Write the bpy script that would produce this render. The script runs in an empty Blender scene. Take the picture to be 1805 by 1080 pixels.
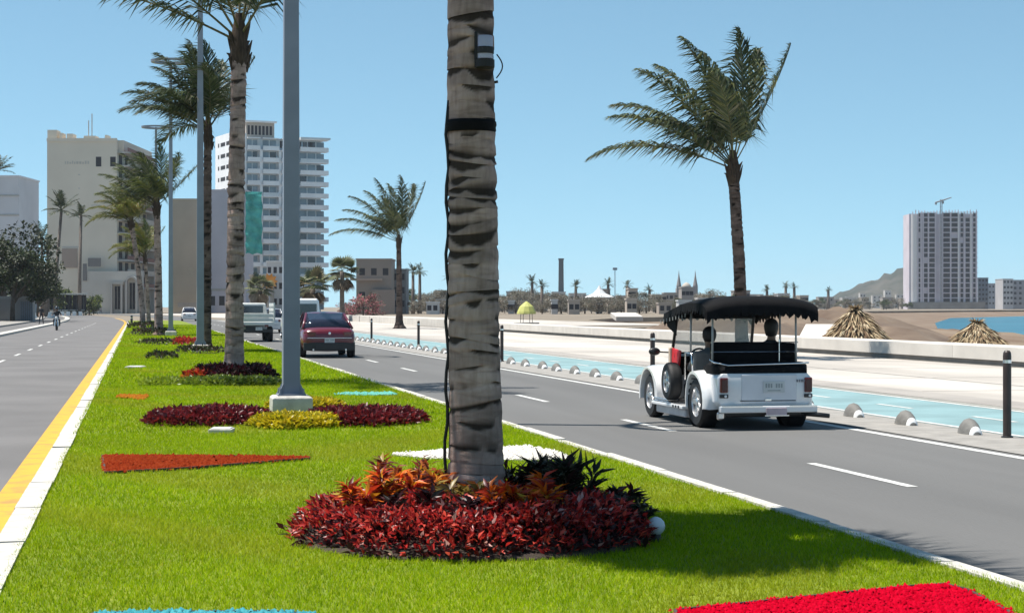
import bpy, bmesh, math, random
import numpy as np
from mathutils import Vector, Matrix
R = math.radians
PI = math.pi
SC = bpy.context.scene
COL = SC.collection

# ------------------------------------------------------------------ camera, world, sun, exposure
FPX = 3200.0                       # focal length in pixels of the 1805 px wide photograph
EYE = 1.65                         # eye height above the carriageway
YAW = math.atan(661.0 / FPX)       # the view is turned right of the avenue's axis (+Y)
cam = bpy.data.cameras.new('camera'); cam_o = bpy.data.objects.new('camera', cam); COL.objects.link(cam_o)
cam.sensor_width = 36.0; cam.lens = 36.0 * FPX / 1805.0
cam.clip_start = 0.1; cam.clip_end = 9000
cam_o.location = (0, 0, EYE); cam_o.rotation_euler = (R(90), 0, -YAW)
SC.camera = cam_o

SUN_EL = 68.0
SUN_TO = Vector((-0.93 * math.cos(R(SUN_EL)), 0.36 * math.cos(R(SUN_EL)), math.sin(R(SUN_EL)))).normalized()
wd = bpy.data.worlds.new('World'); SC.world = wd; wd.use_nodes = True
wn = wd.node_tree.nodes; wl = wd.node_tree.links
bg = wn['Background']; sky = wn.new('ShaderNodeTexSky')
sky.sky_type = 'NISHITA'; sky.sun_disc = False
sky.sun_elevation = R(SUN_EL); sky.sun_rotation = math.atan2(SUN_TO.x, SUN_TO.y)
sky.altitude = 0; sky.air_density = 0.6; sky.dust_density = 0.0; sky.ozone_density = 2.0
tcw = wn.new('ShaderNodeTexCoord'); mpw = wn.new('ShaderNodeMapping'); mpw.vector_type = 'POINT'
mpw.inputs['Scale'].default_value = (1, 1, 0.75); mpw.inputs['Location'].default_value = (0, 0, 0.075)   # clear, evenly blue dome down to the horizon
wl.new(tcw.outputs['Generated'], mpw.inputs['Vector']); wl.new(mpw.outputs['Vector'], sky.inputs['Vector'])
tint = wn.new('ShaderNodeMix'); tint.data_type = 'RGBA'; tint.blend_type = 'MULTIPLY'; tint.inputs[0].default_value = 1.0; tint.inputs[7].default_value = (0.92, 1.06, 0.88, 1)   # marine air: a shade more cyan
wl.new(sky.outputs['Color'], tint.inputs[6]); wl.new(tint.outputs[2], bg.inputs['Color']); bg.inputs['Strength'].default_value = 0.105
sun = bpy.data.lights.new('sun', 'SUN'); sun.energy = 4.6; sun.angle = R(0.53); sun.color = (1.0, 0.95, 0.87)
sun_o = bpy.data.objects.new('sun', sun); COL.objects.link(sun_o)
sun_o.rotation_euler = (-SUN_TO).to_track_quat('-Z', 'Y').to_euler(); sun_o.location = (-40, 30, 90)
vs = SC.view_settings
vs.view_transform = 'Standard'; vs.look = 'None'; vs.gamma = 1.0; vs.use_curve_mapping = False; vs.exposure = 0.78
SC.render.engine = 'CYCLES'
SC.cycles.use_denoising = True
SC.cycles.max_bounces = 6; SC.cycles.transparent_max_bounces = 6

# ------------------------------------------------------------------ helpers
CY, SY = math.cos(YAW), math.sin(YAW)
def at(px, depth):                 # where a column of the photograph stands at a distance (metres)
    xc = (px - 902.5) * depth / FPX
    return (xc * CY + depth * SY, -xc * SY + depth * CY)
def gp(px, py, z=0.0):             # ground point at height z
    d = FPX * (EYE - z) / (py - 540.0)
    a = at(px, d); return (a[0], a[1], z)
def hz(py, depth): return EYE - (py - 540.0) * depth / FPX

def bend(s):                       # the avenue bends left far ahead
    return 0.0 if s < 170 else -((s - 170.0) ** 2) / 4200.0

MATS = {}
def mat(name, col, rough=0.65, var=0.12, scale=6.0, bump=0.0, bscale=None, metal=0.0, col2=None, lo=0.35, hi=0.65, spec=0.5, coat=0.0, detail=4.0, stretch=(1, 1, 1)):
    if name in MATS: return MATS[name]
    m = bpy.data.materials.new(name); m.use_nodes = True
    nt = m.node_tree; b = nt.nodes['Principled BSDF']
    b.inputs['Roughness'].default_value = rough; b.inputs['Metallic'].default_value = metal
    b.inputs['Specular IOR Level'].default_value = spec; b.inputs['Coat Weight'].default_value = coat
    if coat: b.inputs['Coat Roughness'].default_value = 0.05
    tc = nt.nodes.new('ShaderNodeTexCoord'); mp = nt.nodes.new('ShaderNodeMapping'); mp.inputs['Scale'].default_value = stretch
    nt.links.new(tc.outputs['Object'], mp.inputs['Vector'])
    n = nt.nodes.new('ShaderNodeTexNoise'); n.inputs['Scale'].default_value = scale; n.inputs['Detail'].default_value = detail
    nt.links.new(mp.outputs['Vector'], n.inputs['Vector'])
    rp = nt.nodes.new('ShaderNodeValToRGB'); rp.color_ramp.elements[0].position = lo; rp.color_ramp.elements[1].position = hi
    c2 = col2 if col2 else tuple(min(1, c * (1 + var)) for c in col)
    c1 = col if col2 else tuple(c * (1 - var) for c in col)
    rp.color_ramp.elements[0].color = (*c1, 1); rp.color_ramp.elements[1].color = (*c2, 1)
    nt.links.new(n.outputs['Fac'], rp.inputs['Fac']); nt.links.new(rp.outputs['Color'], b.inputs['Base Color'])
    if bump:
        nb = nt.nodes.new('ShaderNodeTexNoise'); nb.inputs['Scale'].default_value = bscale or scale * 6; nb.inputs['Detail'].default_value = 5
        nt.links.new(mp.outputs['Vector'], nb.inputs['Vector'])
        bp = nt.nodes.new('ShaderNodeBump'); bp.inputs['Strength'].default_value = bump; bp.inputs['Distance'].default_value = 0.03
        nt.links.new(nb.outputs['Fac'], bp.inputs['Height']); nt.links.new(bp.outputs['Normal'], b.inputs['Normal'])
    MATS[name] = m; return m

def leafmat(name, rough=0.45, trans=0.3, tint=(1, 1, 1), spec=0.35):    # colour of each leaf from the mesh attribute 'leaf'
    if name in MATS: return MATS[name]
    m = bpy.data.materials.new(name); m.use_nodes = True; nt = m.node_tree; b = nt.nodes['Principled BSDF']
    a = nt.nodes.new('ShaderNodeAttribute'); a.attribute_name = 'leaf'
    mx = nt.nodes.new('ShaderNodeMix'); mx.data_type = 'RGBA'; mx.blend_type = 'MULTIPLY'; mx.inputs[0].default_value = 1.0
    mx.inputs[7].default_value = (*tint, 1); nt.links.new(a.outputs['Color'], mx.inputs[6])
    nt.links.new(mx.outputs[2], b.inputs['Base Color']); b.inputs['Roughness'].default_value = rough
    b.inputs['Specular IOR Level'].default_value = spec
    t = nt.nodes.new('ShaderNodeBsdfTranslucent'); nt.links.new(mx.outputs[2], t.inputs['Color'])
    sh = nt.nodes.new('ShaderNodeMixShader'); sh.inputs[0].default_value = trans
    nt.links.new(b.outputs[0], sh.inputs[1]); nt.links.new(t.outputs[0], sh.inputs[2])
    nt.links.new(sh.outputs[0], nt.nodes['Material Output'].inputs['Surface'])
    MATS[name] = m; return m

def prop(o, label=None, cat=None, group=None, kind=None):
    if label: o['label'] = label
    if cat: o['category'] = cat
    if group: o['group'] = group
    if kind: o['kind'] = kind
    return o
def thing(name, label, cat, loc=(0, 0, 0), rz=0.0, group=None):
    o = bpy.data.objects.new(name, None); COL.objects.link(o); o.empty_display_size = 0.2
    o.location = loc; o.rotation_euler = (0, 0, rz); return prop(o, label, cat, group)
def link(name, me, m=None, parent=None, loc=None, rz=0.0):
    o = bpy.data.objects.new(name, me); COL.objects.link(o)
    if m is not None and len(me.materials) == 0: me.materials.append(m)
    if parent is not None: o.parent = parent
    if loc is not None: o.location = loc
    if rz: o.rotation_euler = (0, 0, rz)
    return o
KIDS = {}
def tree_copy(o, parent=None):
    c = o.copy(); COL.objects.link(c); c.parent = parent
    for ch in o.children: tree_copy(ch, c)
    return c

class MB:
    def __init__(s): s.v = []; s.f = []
    def add(s, vs, fs):
        k = len(s.v); s.v += [tuple(v) for v in vs]; s.f += [tuple(i + k for i in f) for f in fs]; return s
    def box(s, x0, y0, z0, x1, y1, z1):
        return s.add([(x0, y0, z0), (x1, y0, z0), (x1, y1, z0), (x0, y1, z0), (x0, y0, z1), (x1, y0, z1), (x1, y1, z1), (x0, y1, z1)],
                     [(3, 2, 1, 0), (4, 5, 6, 7), (0, 1, 5, 4), (1, 2, 6, 5), (2, 3, 7, 6), (3, 0, 4, 7)])
    def cbox(s, c, d, m=None):
        x, y, z = c; a, b, e = d[0] / 2, d[1] / 2, d[2] / 2
        vs = [Vector((i * a, j * b, k * e)) for k in (-1, 1) for i, j in ((-1, -1), (1, -1), (1, 1), (-1, 1))]
        if m: vs = [m @ v for v in vs]
        vs = [v + Vector(c) for v in vs]
        return s.add(vs, [(3, 2, 1, 0), (4, 5, 6, 7), (0, 1, 5, 4), (1, 2, 6, 5), (2, 3, 7, 6), (3, 0, 4, 7)])
    def prism(s, poly, z0, z1):
        n = len(poly)
        return s.add([(p[0], p[1], z0) for p in poly] + [(p[0], p[1], z1) for p in poly],
                     [tuple(range(n - 1, -1, -1)), tuple(range(n, 2 * n))] + [(i, (i + 1) % n, n + (i + 1) % n, n + i) for i in range(n)])
    def xprism(s, poly, x0, x1):     # polygon in (y, z) swept along x
        n = len(poly)
        return s.add([(x0, p[0], p[1]) for p in poly] + [(x1, p[0], p[1]) for p in poly],
                     [tuple(range(n)), tuple(range(2 * n - 1, n - 1, -1))] + [(i, n + i, n + (i + 1) % n, (i + 1) % n) for i in range(n)])
    def tube(s, path, rad, n=8, cap=True):
        path = [Vector(p) for p in path]; m = len(path)
        if not hasattr(rad, '__len__'): rad = [rad] * m
        vs = []; up = None
        for i, p in enumerate(path):
            d = (path[min(i + 1, m - 1)] - path[max(i - 1, 0)])
            d = d.normalized() if d.length > 1e-9 else Vector((0, 0, 1))
            if up is None: up = Vector((1, 0, 0)) if abs(d.x) < 0.9 else Vector((0, 1, 0))
            a = (up - d * up.dot(d)).normalized(); b = d.cross(a); up = a
            for k in range(n):
                t = 2 * PI * k / n; vs.append(p + (a * math.cos(t) + b * math.sin(t)) * rad[i])
        fs = [(i * n + k, i * n + (k + 1) % n, (i + 1) * n + (k + 1) % n, (i + 1) * n + k) for i in range(m - 1) for k in range(n)]
        if cap: fs += [tuple(range(n - 1, -1, -1)), tuple((m - 1) * n + k for k in range(n))]
        return s.add(vs, fs)
    def lathe(s, prof, n=16, c=(0, 0, 0), axis='z', cap=True):
        vs = []
        for r, h in prof:
            for k in range(n):
                t = 2 * PI * k / n; x, y = r * math.cos(t), r * math.sin(t)
                vs.append((c[0] + x, c[1] + y, c[2] + h) if axis == 'z' else (c[0] + h, c[1] + x, c[2] + y) if axis == 'x' else (c[0] + y, c[1] + h, c[2] + x))
        m = len(prof)
        fs = [(i * n + k, i * n + (k + 1) % n, (i + 1) * n + (k + 1) % n, (i + 1) * n + k) for i in range(m - 1) for k in range(n)]
        if cap: fs += [tuple(range(n - 1, -1, -1)), tuple((m - 1) * n + k for k in range(n))]
        return s.add(vs, fs)
    def loft(s, secs, cap=True):     # list of closed loops of equal count
        n = len(secs[0]); vs = [p for q in secs for p in q]; m = len(secs)
        fs = [(i * n + k, i * n + (k + 1) % n, (i + 1) * n + (k + 1) % n, (i + 1) * n + k) for i in range(m - 1) for k in range(n)]
        if cap: fs += [tuple(range(n - 1, -1, -1)), tuple((m - 1) * n + k for k in range(n))]
        return s.add(vs, fs)
    def mesh(s, name):
        me = bpy.data.meshes.new(name); me.from_pydata(s.v, [], s.f)
        bm = bmesh.new(); bm.from_mesh(me); bmesh.ops.recalc_face_normals(bm, faces=bm.faces); bm.to_mesh(me); bm.free()
        return me
    def build(s, name, m, parent=None, smooth=False, bevel=0.0, sub=0, loc=None, rz=0.0, sharp=None):
        me = s.mesh(name)
        if smooth: me.shade_smooth()
        o = link(name, me, m, parent, loc, rz)
        if sharp: me.set_sharp_from_angle(angle=R(sharp))
        if bevel:
            b = o.modifiers.new('bevel', 'BEVEL'); b.width = bevel; b.segments = 2; b.limit_method = 'ANGLE'; b.angle_limit = R(40)
        if sub:
            u = o.modifiers.new('sub', 'SUBSURF'); u.levels = sub; u.render_levels = sub
        return o

def npmesh(name, verts, faces, m, cols=None, smooth=False):   # faces (N,3) or (N,4) arrays
    verts = np.asarray(verts, dtype=np.float32).reshape(-1, 3); faces = np.asarray(faces, dtype=np.int32)
    me = bpy.data.meshes.new(name); k = faces.shape[1]
    me.vertices.add(len(verts)); me.vertices.foreach_set('co', verts.ravel())
    me.loops.add(faces.size); me.loops.foreach_set('vertex_index', faces.ravel())
    me.polygons.add(len(faces)); me.polygons.foreach_set('loop_start', np.arange(0, faces.size, k, dtype=np.int32))
    me.polygons.foreach_set('loop_total', np.full(len(faces), k, dtype=np.int32))
    me.update(calc_edges=True); me.validate()
    if cols is not None:
        a = me.color_attributes.new('leaf', 'FLOAT_COLOR', 'POINT')
        c = np.ones((len(verts), 4), dtype=np.float32); c[:, :3] = cols; a.data.foreach_set('color', c.ravel())
    if smooth: me.shade_smooth()
    me.materials.append(m); return me

def unit(a): return a / np.maximum(np.linalg.norm(a, axis=-1, keepdims=True), 1e-9)
def leaves(name, P, D, Ln, Wd, C, m, rng, fold=0.25, curl=0.15):
    """diamond leaves: base P, direction D, length, width, colour; six vertices, four triangles each"""
    N = len(P); D = unit(D); up = rng.normal(size=(N, 3)) * 0.5 + np.array([0, 0, 1.0])
    S = unit(np.cross(D, up)); U = np.cross(S, D); Ln = Ln[:, None]; Wd = Wd[:, None]
    a = P; b = P + D * Ln * 0.45 + U * Ln * 0.02; t = P + D * Ln - U * Ln * curl
    l = P + D * Ln * 0.42 + S * Wd * 0.5 + U * Wd * fold; r = P + D * Ln * 0.42 - S * Wd * 0.5 + U * Wd * fold
    V = np.stack([a, b, t, l, r], 1).reshape(-1, 3); k = np.arange(N)[:, None] * 5
    F = np.concatenate([k + np.array([[0, 1, 3]]), k + np.array([[3, 1, 2]]), k + np.array([[0, 4, 1]]), k + np.array([[4, 2, 1]])])
    return npmesh(name, V, F, m, np.repeat(C, 5, 0))
def pick(rng, pal, n, jit=0.12):
    pal = np.array(pal, dtype=float); w = pal[:, 3] / pal[:, 3].sum()
    c = pal[rng.choice(len(pal), n, p=w), :3]
    return np.clip(c * (1 + rng.normal(size=(n, 1)) * jit), 0, 1)

# ------------------------------------------------------------------ materials
m_asphalt = mat('asphalt', (0.116, 0.114, 0.111), 0.85, 0.13, 1.1, bump=0.35, bscale=90, stretch=(1, 0.07, 1), lo=0.25, hi=0.75)
m_asphalt2 = mat('asphalt_left', (0.132, 0.126, 0.124), 0.85, 0.12, 0.4, bump=0.35, bscale=90)
m_white = mat('road_paint_white', (0.52, 0.52, 0.50), 0.7, 0.18, 7, bump=0.1)
m_yellow = mat('road_paint_yellow', (0.36, 0.21, 0.05), 0.75, 0.0, 3.5, col2=(0.56, 0.31, 0.022), lo=0.30, hi=0.52, detail=8)
m_kerb = mat('kerb_concrete', (0.50, 0.475, 0.43), 0.85, 0.18, 5, bump=0.3, bscale=60)
m_conc = mat('concrete', (0.27, 0.255, 0.235), 0.85, 0.15, 3, bump=0.3, bscale=40)
m_prom = mat('promenade_concrete', (0.44, 0.405, 0.365), 0.85, 0.18, 0.3, bump=0.15, bscale=30, stretch=(1, 0.25, 1))
m_promw = mat('seat_wall_concrete', (0.53, 0.495, 0.45), 0.8, 0.08, 0.8, bump=0.1)
m_blue = mat('cycle_lane_blue', (0.185, 0.295, 0.31), 0.8, 0.15, 0.7, bump=0.15, bscale=60)
m_earth = mat('sandy_earth', (0.20, 0.165, 0.125), 0.95, 0.2, 0.08, bump=0.3, bscale=4)
m_sand = mat('beach_sand', (0.125, 0.075, 0.045), 0.95, 0, 0.10, col2=(0.20, 0.15, 0.105), bump=0.6, bscale=1.5)
m_dune = mat('brown_dune', (0.095, 0.062, 0.042), 0.95, 0, 0.30, col2=(0.17, 0.125, 0.088), bump=0.8, bscale=3)
m_water = mat('sea_water', (0.012, 0.105, 0.15), 0.28, 0.15, 0.02, bump=0.6, bscale=0.35, spec=0.35)
m_turf = mat('turf', (0.13, 0.185, 0.003), 0.9, 0, 1.6, col2=(0.18, 0.225, 0.004), bump=0.5, bscale=40)
m_soil = mat('bed_soil', (0.045, 0.03, 0.022), 0.95, 0.3, 12, bump=0.8, bscale=40)
m_steel = mat('galvanised_grey_paint', (0.21, 0.235, 0.285), 0.45, 0.06, 3, metal=0.0, spec=0.5)
m_black = mat('black_rubber', (0.012, 0.012, 0.013), 0.7, 0.2, 5)
m_blackvinyl = mat('black_vinyl', (0.004, 0.004, 0.005), 0.8, 0.3, 6, bump=0.25, bscale=14, spec=0.15)
m_chrome = mat('chrome', (0.75, 0.75, 0.76), 0.18, 0.03, 4, metal=1.0)
m_alloy = mat('alloy_rim', (0.62, 0.62, 0.63), 0.3, 0.05, 6, metal=0.85)
m_carwhite = mat('white_car_paint', (0.72, 0.72, 0.72), 0.3, 0.03, 2, coat=0.7)
m_carred = mat('maroon_car_paint', (0.115, 0.004, 0.014), 0.3, 0.05, 2, coat=0.6)
m_carblk = mat('dark_trim', (0.015, 0.015, 0.016), 0.4, 0.1, 5)
m_glassd = mat('tinted_glass', (0.015, 0.017, 0.03), 0.06, 0.05, 3, spec=0.8)
m_tail = mat('tail_lamp_red', (0.10, 0.006, 0.008), 0.2, 0.1, 9, coat=0.6)
m_red = mat('bright_red_vinyl', (0.55, 0.012, 0.02), 0.5, 0.08, 8)
m_skin = mat('skin', (0.26, 0.14, 0.085), 0.55, 0.05, 6)
m_hair = mat('dark_hair', (0.008, 0.006, 0.006), 0.6, 0.2, 20)

# ------------------------------------------------------------------ setting: ground, roads, sea
def strip(name, t0, t1, z, m, s0=-12.0, s1=430.0, step=6.0, kind='structure', thick=0.0, z1=None):
    """a sheet (or slab) that follows the avenue"""
    b = MB(); n = max(2, int((s1 - s0) / step) + 1); S = [s0 + (s1 - s0) * i / (n - 1) for i in range(n)]
    f0 = t0 if callable(t0) else (lambda s: t0); f1 = t1 if callable(t1) else (lambda s: t1)
    if thick:
        b.loft([[(f0(s) + bend(s), s, z - thick), (f1(s) + bend(s), s, z - thick), (f1(s) + bend(s), s, z), (f0(s) + bend(s), s, z)] for s in S])
    else:
        vs = []
        for s in S: vs += [(f0(s) + bend(s), s, z), (f1(s) + bend(s), s, z)]
        b.add(vs, [(2 * i, 2 * i + 1, 2 * i + 3, 2 * i + 2) for i in range(n - 1)])
    o = b.build(name, m); 
    if kind: o['kind'] = kind
    return o

# land: flat inland, falling across the beach to below the water line
def waterline(s):
    P = [(-80, 60), (60, 52), (120, 64), (190, 90), (400, 186), (570, 270), (760, 420), (880, 700), (960, 1400), (1100, 3200), (4200, 3400)]
    for (a, b), (c, d) in zip(P, P[1:]):
        if s <= c: return b + (d - b) * max(0, (s - a)) / (c - a)
    return P[-1][1]
def beachtop(s):
    w = waterline(s)
    if s < 126: return 24.3
    if s < 150: return 24.3 + 27.7 * (s - 126) / 24.0
    if s < 300: return 52 + (w - 45 - 52) * (s - 150) / 150.0
    return w - 45
lv, lf = [], []
LS = [-80, -40, 0, 30, 60, 90, 120, 126, 150, 160, 190, 220, 260, 300, 400, 500, 570, 650, 760, 800, 840, 880, 920, 960, 1030, 1100, 1600, 2400, 4200]
for s in LS:
    bt, w = beachtop(s), waterline(s)
    lv += [(-3500, s, -0.03), (0, s, -0.03), (bt, s, -0.03), (bt + 0.4, s, -0.75), (bt + (w - bt) * 0.55, s, -1.5), (w, s, -2.3), (w + 30, s, -4.5)]
for i in range(len(LS) - 1):
    for k in range(6): lf.append((7 * i + k, 7 * i + k + 1, 7 * i + 7 + k + 1, 7 * i + 7 + k))
gb = MB().add(lv, lf); g = gb.mesh('ground'); g.materials.append(m_earth); g.materials.append(m_sand)
for p in g.polygons: p.material_index = 1 if (p.center.x > beachtop(p.center.y) - 1 and p.center.y < 900) else 0
prop(link('ground', g), kind='structure')
prop(MB().add([(20, -80, -2.25), (3600, -80, -2.25), (3600, 4200, -2.25), (20, 4200, -2.25)], [(0, 1, 2, 3)]).build('sea', m_water), kind='structure')

TL, TR = -0.92, 4.78                # outer faces of the median kerbs
strip('road_left', -7.3, TL, 0.0, m_asphalt2)
strip('road_right', TR, 10.85, 0.0, m_asphalt)
# lay-by, pavement on the far left
strip('layby_pavement', -7.9, -7.3, 0.12, m_kerb, thick=0.14, s0=20)
strip('layby_road', -10.6, -7.9, 0.0, m_asphalt2, s0=20)
strip('pavement_left', -16.0, -10.6, 0.13, m_conc, thick=0.15, s0=20)
# far pavement closing the view where the avenue bends
a, b_, c, d = at(60, 436), at(262, 452), at(262, 520), at(60, 520)
prop(MB().prism([a, b_, c, d], -0.05, 0.16).build('far_pavement', m_conc), kind='structure')
# painted lines
strip('yellow_edge_line', -1.19, -0.955, 0.004, m_yellow, s1=260)
strip('white_edge_line', 9.36, 9.50, 0.004, m_white, s1=260)
def dashes(name, t, s_list, ln, w, m, z=0.004):
    b = MB()
    for s in s_list: b.add([(t - w / 2 + bend(s), s, z), (t + w / 2 + bend(s), s, z), (t + w / 2 + bend(s), s + ln, z), (t - w / 2 + bend(s), s + ln, z)], [(0, 1, 2, 3)])
    prop(b.build(name, m), kind='structure')
s0 = gp(1650, 857)[1]
dashes('lane_dashes', 6.95, [s0 - 7.55 + 7.55 * i for i in range(0, 26)], 2.55, 0.11, m_white)
dashes('lane_dashes', -4.0, [10.4 + 7.5 * i for i in range(0, 24)], 2.5, 0.11, m_white)
strip('verge_strip', 9.62, 10.86, 0.01, m_conc, s0=6, s1=220)
strip('cycle_lane', 10.86, 13.55, 0.012, m_blue, s0=6, s1=150)
strip('cycle_lane_edge_near', 10.88, 10.99, 0.016, m_white, s0=6, s1=150)
strip('cycle_lane_edge_far', 13.42, 13.53, 0.016, m_white, s0=6, s1=150)
dashes('cycle_lane_dashes', 12.2, [20.2 + 3.55 * i for i in range(0, 34)], 1.35, 0.10, m_white, z=0.016)
strip('promenade', 13.55, 22.6, 0.05, m_prom, s0=4, s1=260, thick=0.08)
strip('promenade_band', 13.56, 14.5, 0.054, mat('promenade_band_grey', (0.31, 0.285, 0.26), 0.85, 0.12, 0.6), s0=4, s1=260)
strip('plaza', 13.7, 47.0, 0.03, m_prom, s0=152, s1=420, thick=0.05)
jn = MB()
for i in range(40): jn.box(13.6, 8.0 + 6 * i, 0.046, 22.6, 8.03 + 6 * i, 0.053)
prop(jn.build('promenade_joints', mat('joint_grey', (0.2, 0.185, 0.165), 0.9)), kind='structure')
strip('promenade_joint', 17.35, 17.47, 0.054, m_conc, s0=4, s1=57)

# median: turf sheet, kerb stones on either side
prop(strip('median_turf', TL + 0.2, TR - 0.14, 0.13, m_turf, s1=200, step=4), kind='structure')
def kerb(name, t0, t1, s_from, s_to, ln, label):
    k = bpy.data.objects.new(name, None); COL.objects.link(k); k['kind'] = 'structure'
    mes = []
    rr = random.Random(4)
    for q in range(3):
        b = MB(); w = t1 - t0; e = 0.012
        inn = 0.02 * (q - 1) * 0.2
        if t0 < 0: sec = [(0.0, -0.04), (w, -0.04), (w, 0.148), (0.03, 0.148 + inn), (0.012, 0.10)]
        else: sec = [(0.0, -0.04), (w, -0.04), (w - 0.012, 0.10), (w - 0.03, 0.148 + inn), (0.0, 0.148)]
        b.loft([[(p[0], y, p[1]) for p in sec] for y in (e, ln / 2, ln - e)])
        me = b.mesh('kerb_stone'); me.materials.append(m_kerb); mes.append(me)
    s = s_from
    while s < s_to:
        o = link('kerb_stone', mes[rr.randrange(3)], None, k, (t0 + bend(s) + rr.uniform(-0.006, 0.006), s, rr.uniform(-0.006, 0.006)))
        s += ln
    return k
kerb('kerb_left', TL, TL + 0.215, 4.0, 180, 2.0, '')
kerb('kerb_right', TR - 0.15, TR, 4.0, 150, 2.0, '')

# ------------------------------------------------------------------ palms
m_frond = leafmat('palm_leaf', 0.5, 0.22)
def barkmat(name, base, dark, sc=1.0):
    m = bpy.data.materials.new(name); m.use_nodes = True; nt = m.node_tree; b = nt.nodes['Principled BSDF']; b.inputs['Roughness'].default_value = 0.9
    b.inputs['Specular IOR Level'].default_value = 0.15
    tc = nt.nodes.new('ShaderNodeTexCoord')
    def nz(scale, st, det=4, dist=0.0):
        mp = nt.nodes.new('ShaderNodeMapping'); mp.inputs['Scale'].default_value = st; nt.links.new(tc.outputs['Object'], mp.inputs['Vector'])
        n = nt.nodes.new('ShaderNodeTexNoise'); n.inputs['Scale'].default_value = scale; n.inputs['Detail'].default_value = det; n.inputs['Distortion'].default_value = dist
        nt.links.new(mp.outputs['Vector'], n.inputs['Vector']); return n
    def ramp(n, p0, p1, c0, c1):
        r = nt.nodes.new('ShaderNodeValToRGB'); r.color_ramp.elements[0].position = p0; r.color_ramp.elements[1].position = p1
        r.color_ramp.elements[0].color = (*c0, 1); r.color_ramp.elements[1].color = (*c1, 1); nt.links.new(n.outputs['Fac'], r.inputs['Fac']); return r
    def mul(a, c, f=1.0):
        x = nt.nodes.new('ShaderNodeMix'); x.data_type = 'RGBA'; x.blend_type = 'MULTIPLY'; x.inputs[0].default_value = f
        nt.links.new(a.outputs[0] if a.type != 'MIX' else a.outputs[2], x.inputs[6]); nt.links.new(c.outputs[0], x.inputs[7]); return x
    n1 = nz(3.0 * sc, (1, 1, 1.6)); c1 = ramp(n1, 0.35, 0.68, tuple(x * 0.72 for x in base), tuple(min(1, x * 1.2) for x in base))
    n2 = nz(1.0 * sc, (2.6, 2.6, 12.0), 6, 0.9); c2 = ramp(n2, 0.34, 0.50, (0.45, 0.40, 0.37), (1, 1, 1))     # dark weathered bands between scars
    n3 = nz(1.0 * sc, (34, 34, 7.0), 3); c3 = ramp(n3, 0.28, 0.6, (0.72, 0.69, 0.66), (1, 1, 1))       # vertical fissures
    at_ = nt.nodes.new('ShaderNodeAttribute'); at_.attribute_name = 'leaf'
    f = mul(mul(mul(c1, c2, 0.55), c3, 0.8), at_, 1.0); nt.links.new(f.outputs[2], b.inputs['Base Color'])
    bp = nt.nodes.new('ShaderNodeBump'); bp.inputs['Strength'].default_value = 0.5; bp.inputs['Distance'].default_value = 0.02
    nt.links.new(n2.outputs['Fac'], bp.inputs['Height']); bp2 = nt.nodes.new('ShaderNodeBump'); bp2.inputs['Strength'].default_value = 0.4; bp2.inputs['Distance'].default_value = 0.01
    nt.links.new(n3.outputs['Fac'], bp2.inputs['Height']); nt.links.new(bp.outputs['Normal'], bp2.inputs['Normal']); nt.links.new(bp2.outputs['Normal'], b.inputs['Normal'])
    return m
m_bark = barkmat('palm_bark', (0.46, 0.36, 0.33), (0.05, 0.035, 0.03))
m_barkd = barkmat('palm_bark_dark', (0.17, 0.13, 0.115), (0.16, 0.12, 0.10))
m_barkp = mat('plain_palm_bark', (0.15, 0.12, 0.10), 0.95, 0.3, 3, bump=0.6, stretch=(1, 1, 3))
m_fibre = mat('palm_fibre', (0.055, 0.035, 0.022), 0.95, 0.4, 9, bump=0.9, bscale=40, stretch=(3, 3, 0.6))
m_petiole = mat('palm_petiole', (0.07, 0.065, 0.022), 0.5, 0.2, 6)
WIND = np.array([-CY, SY, 0.0])

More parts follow.
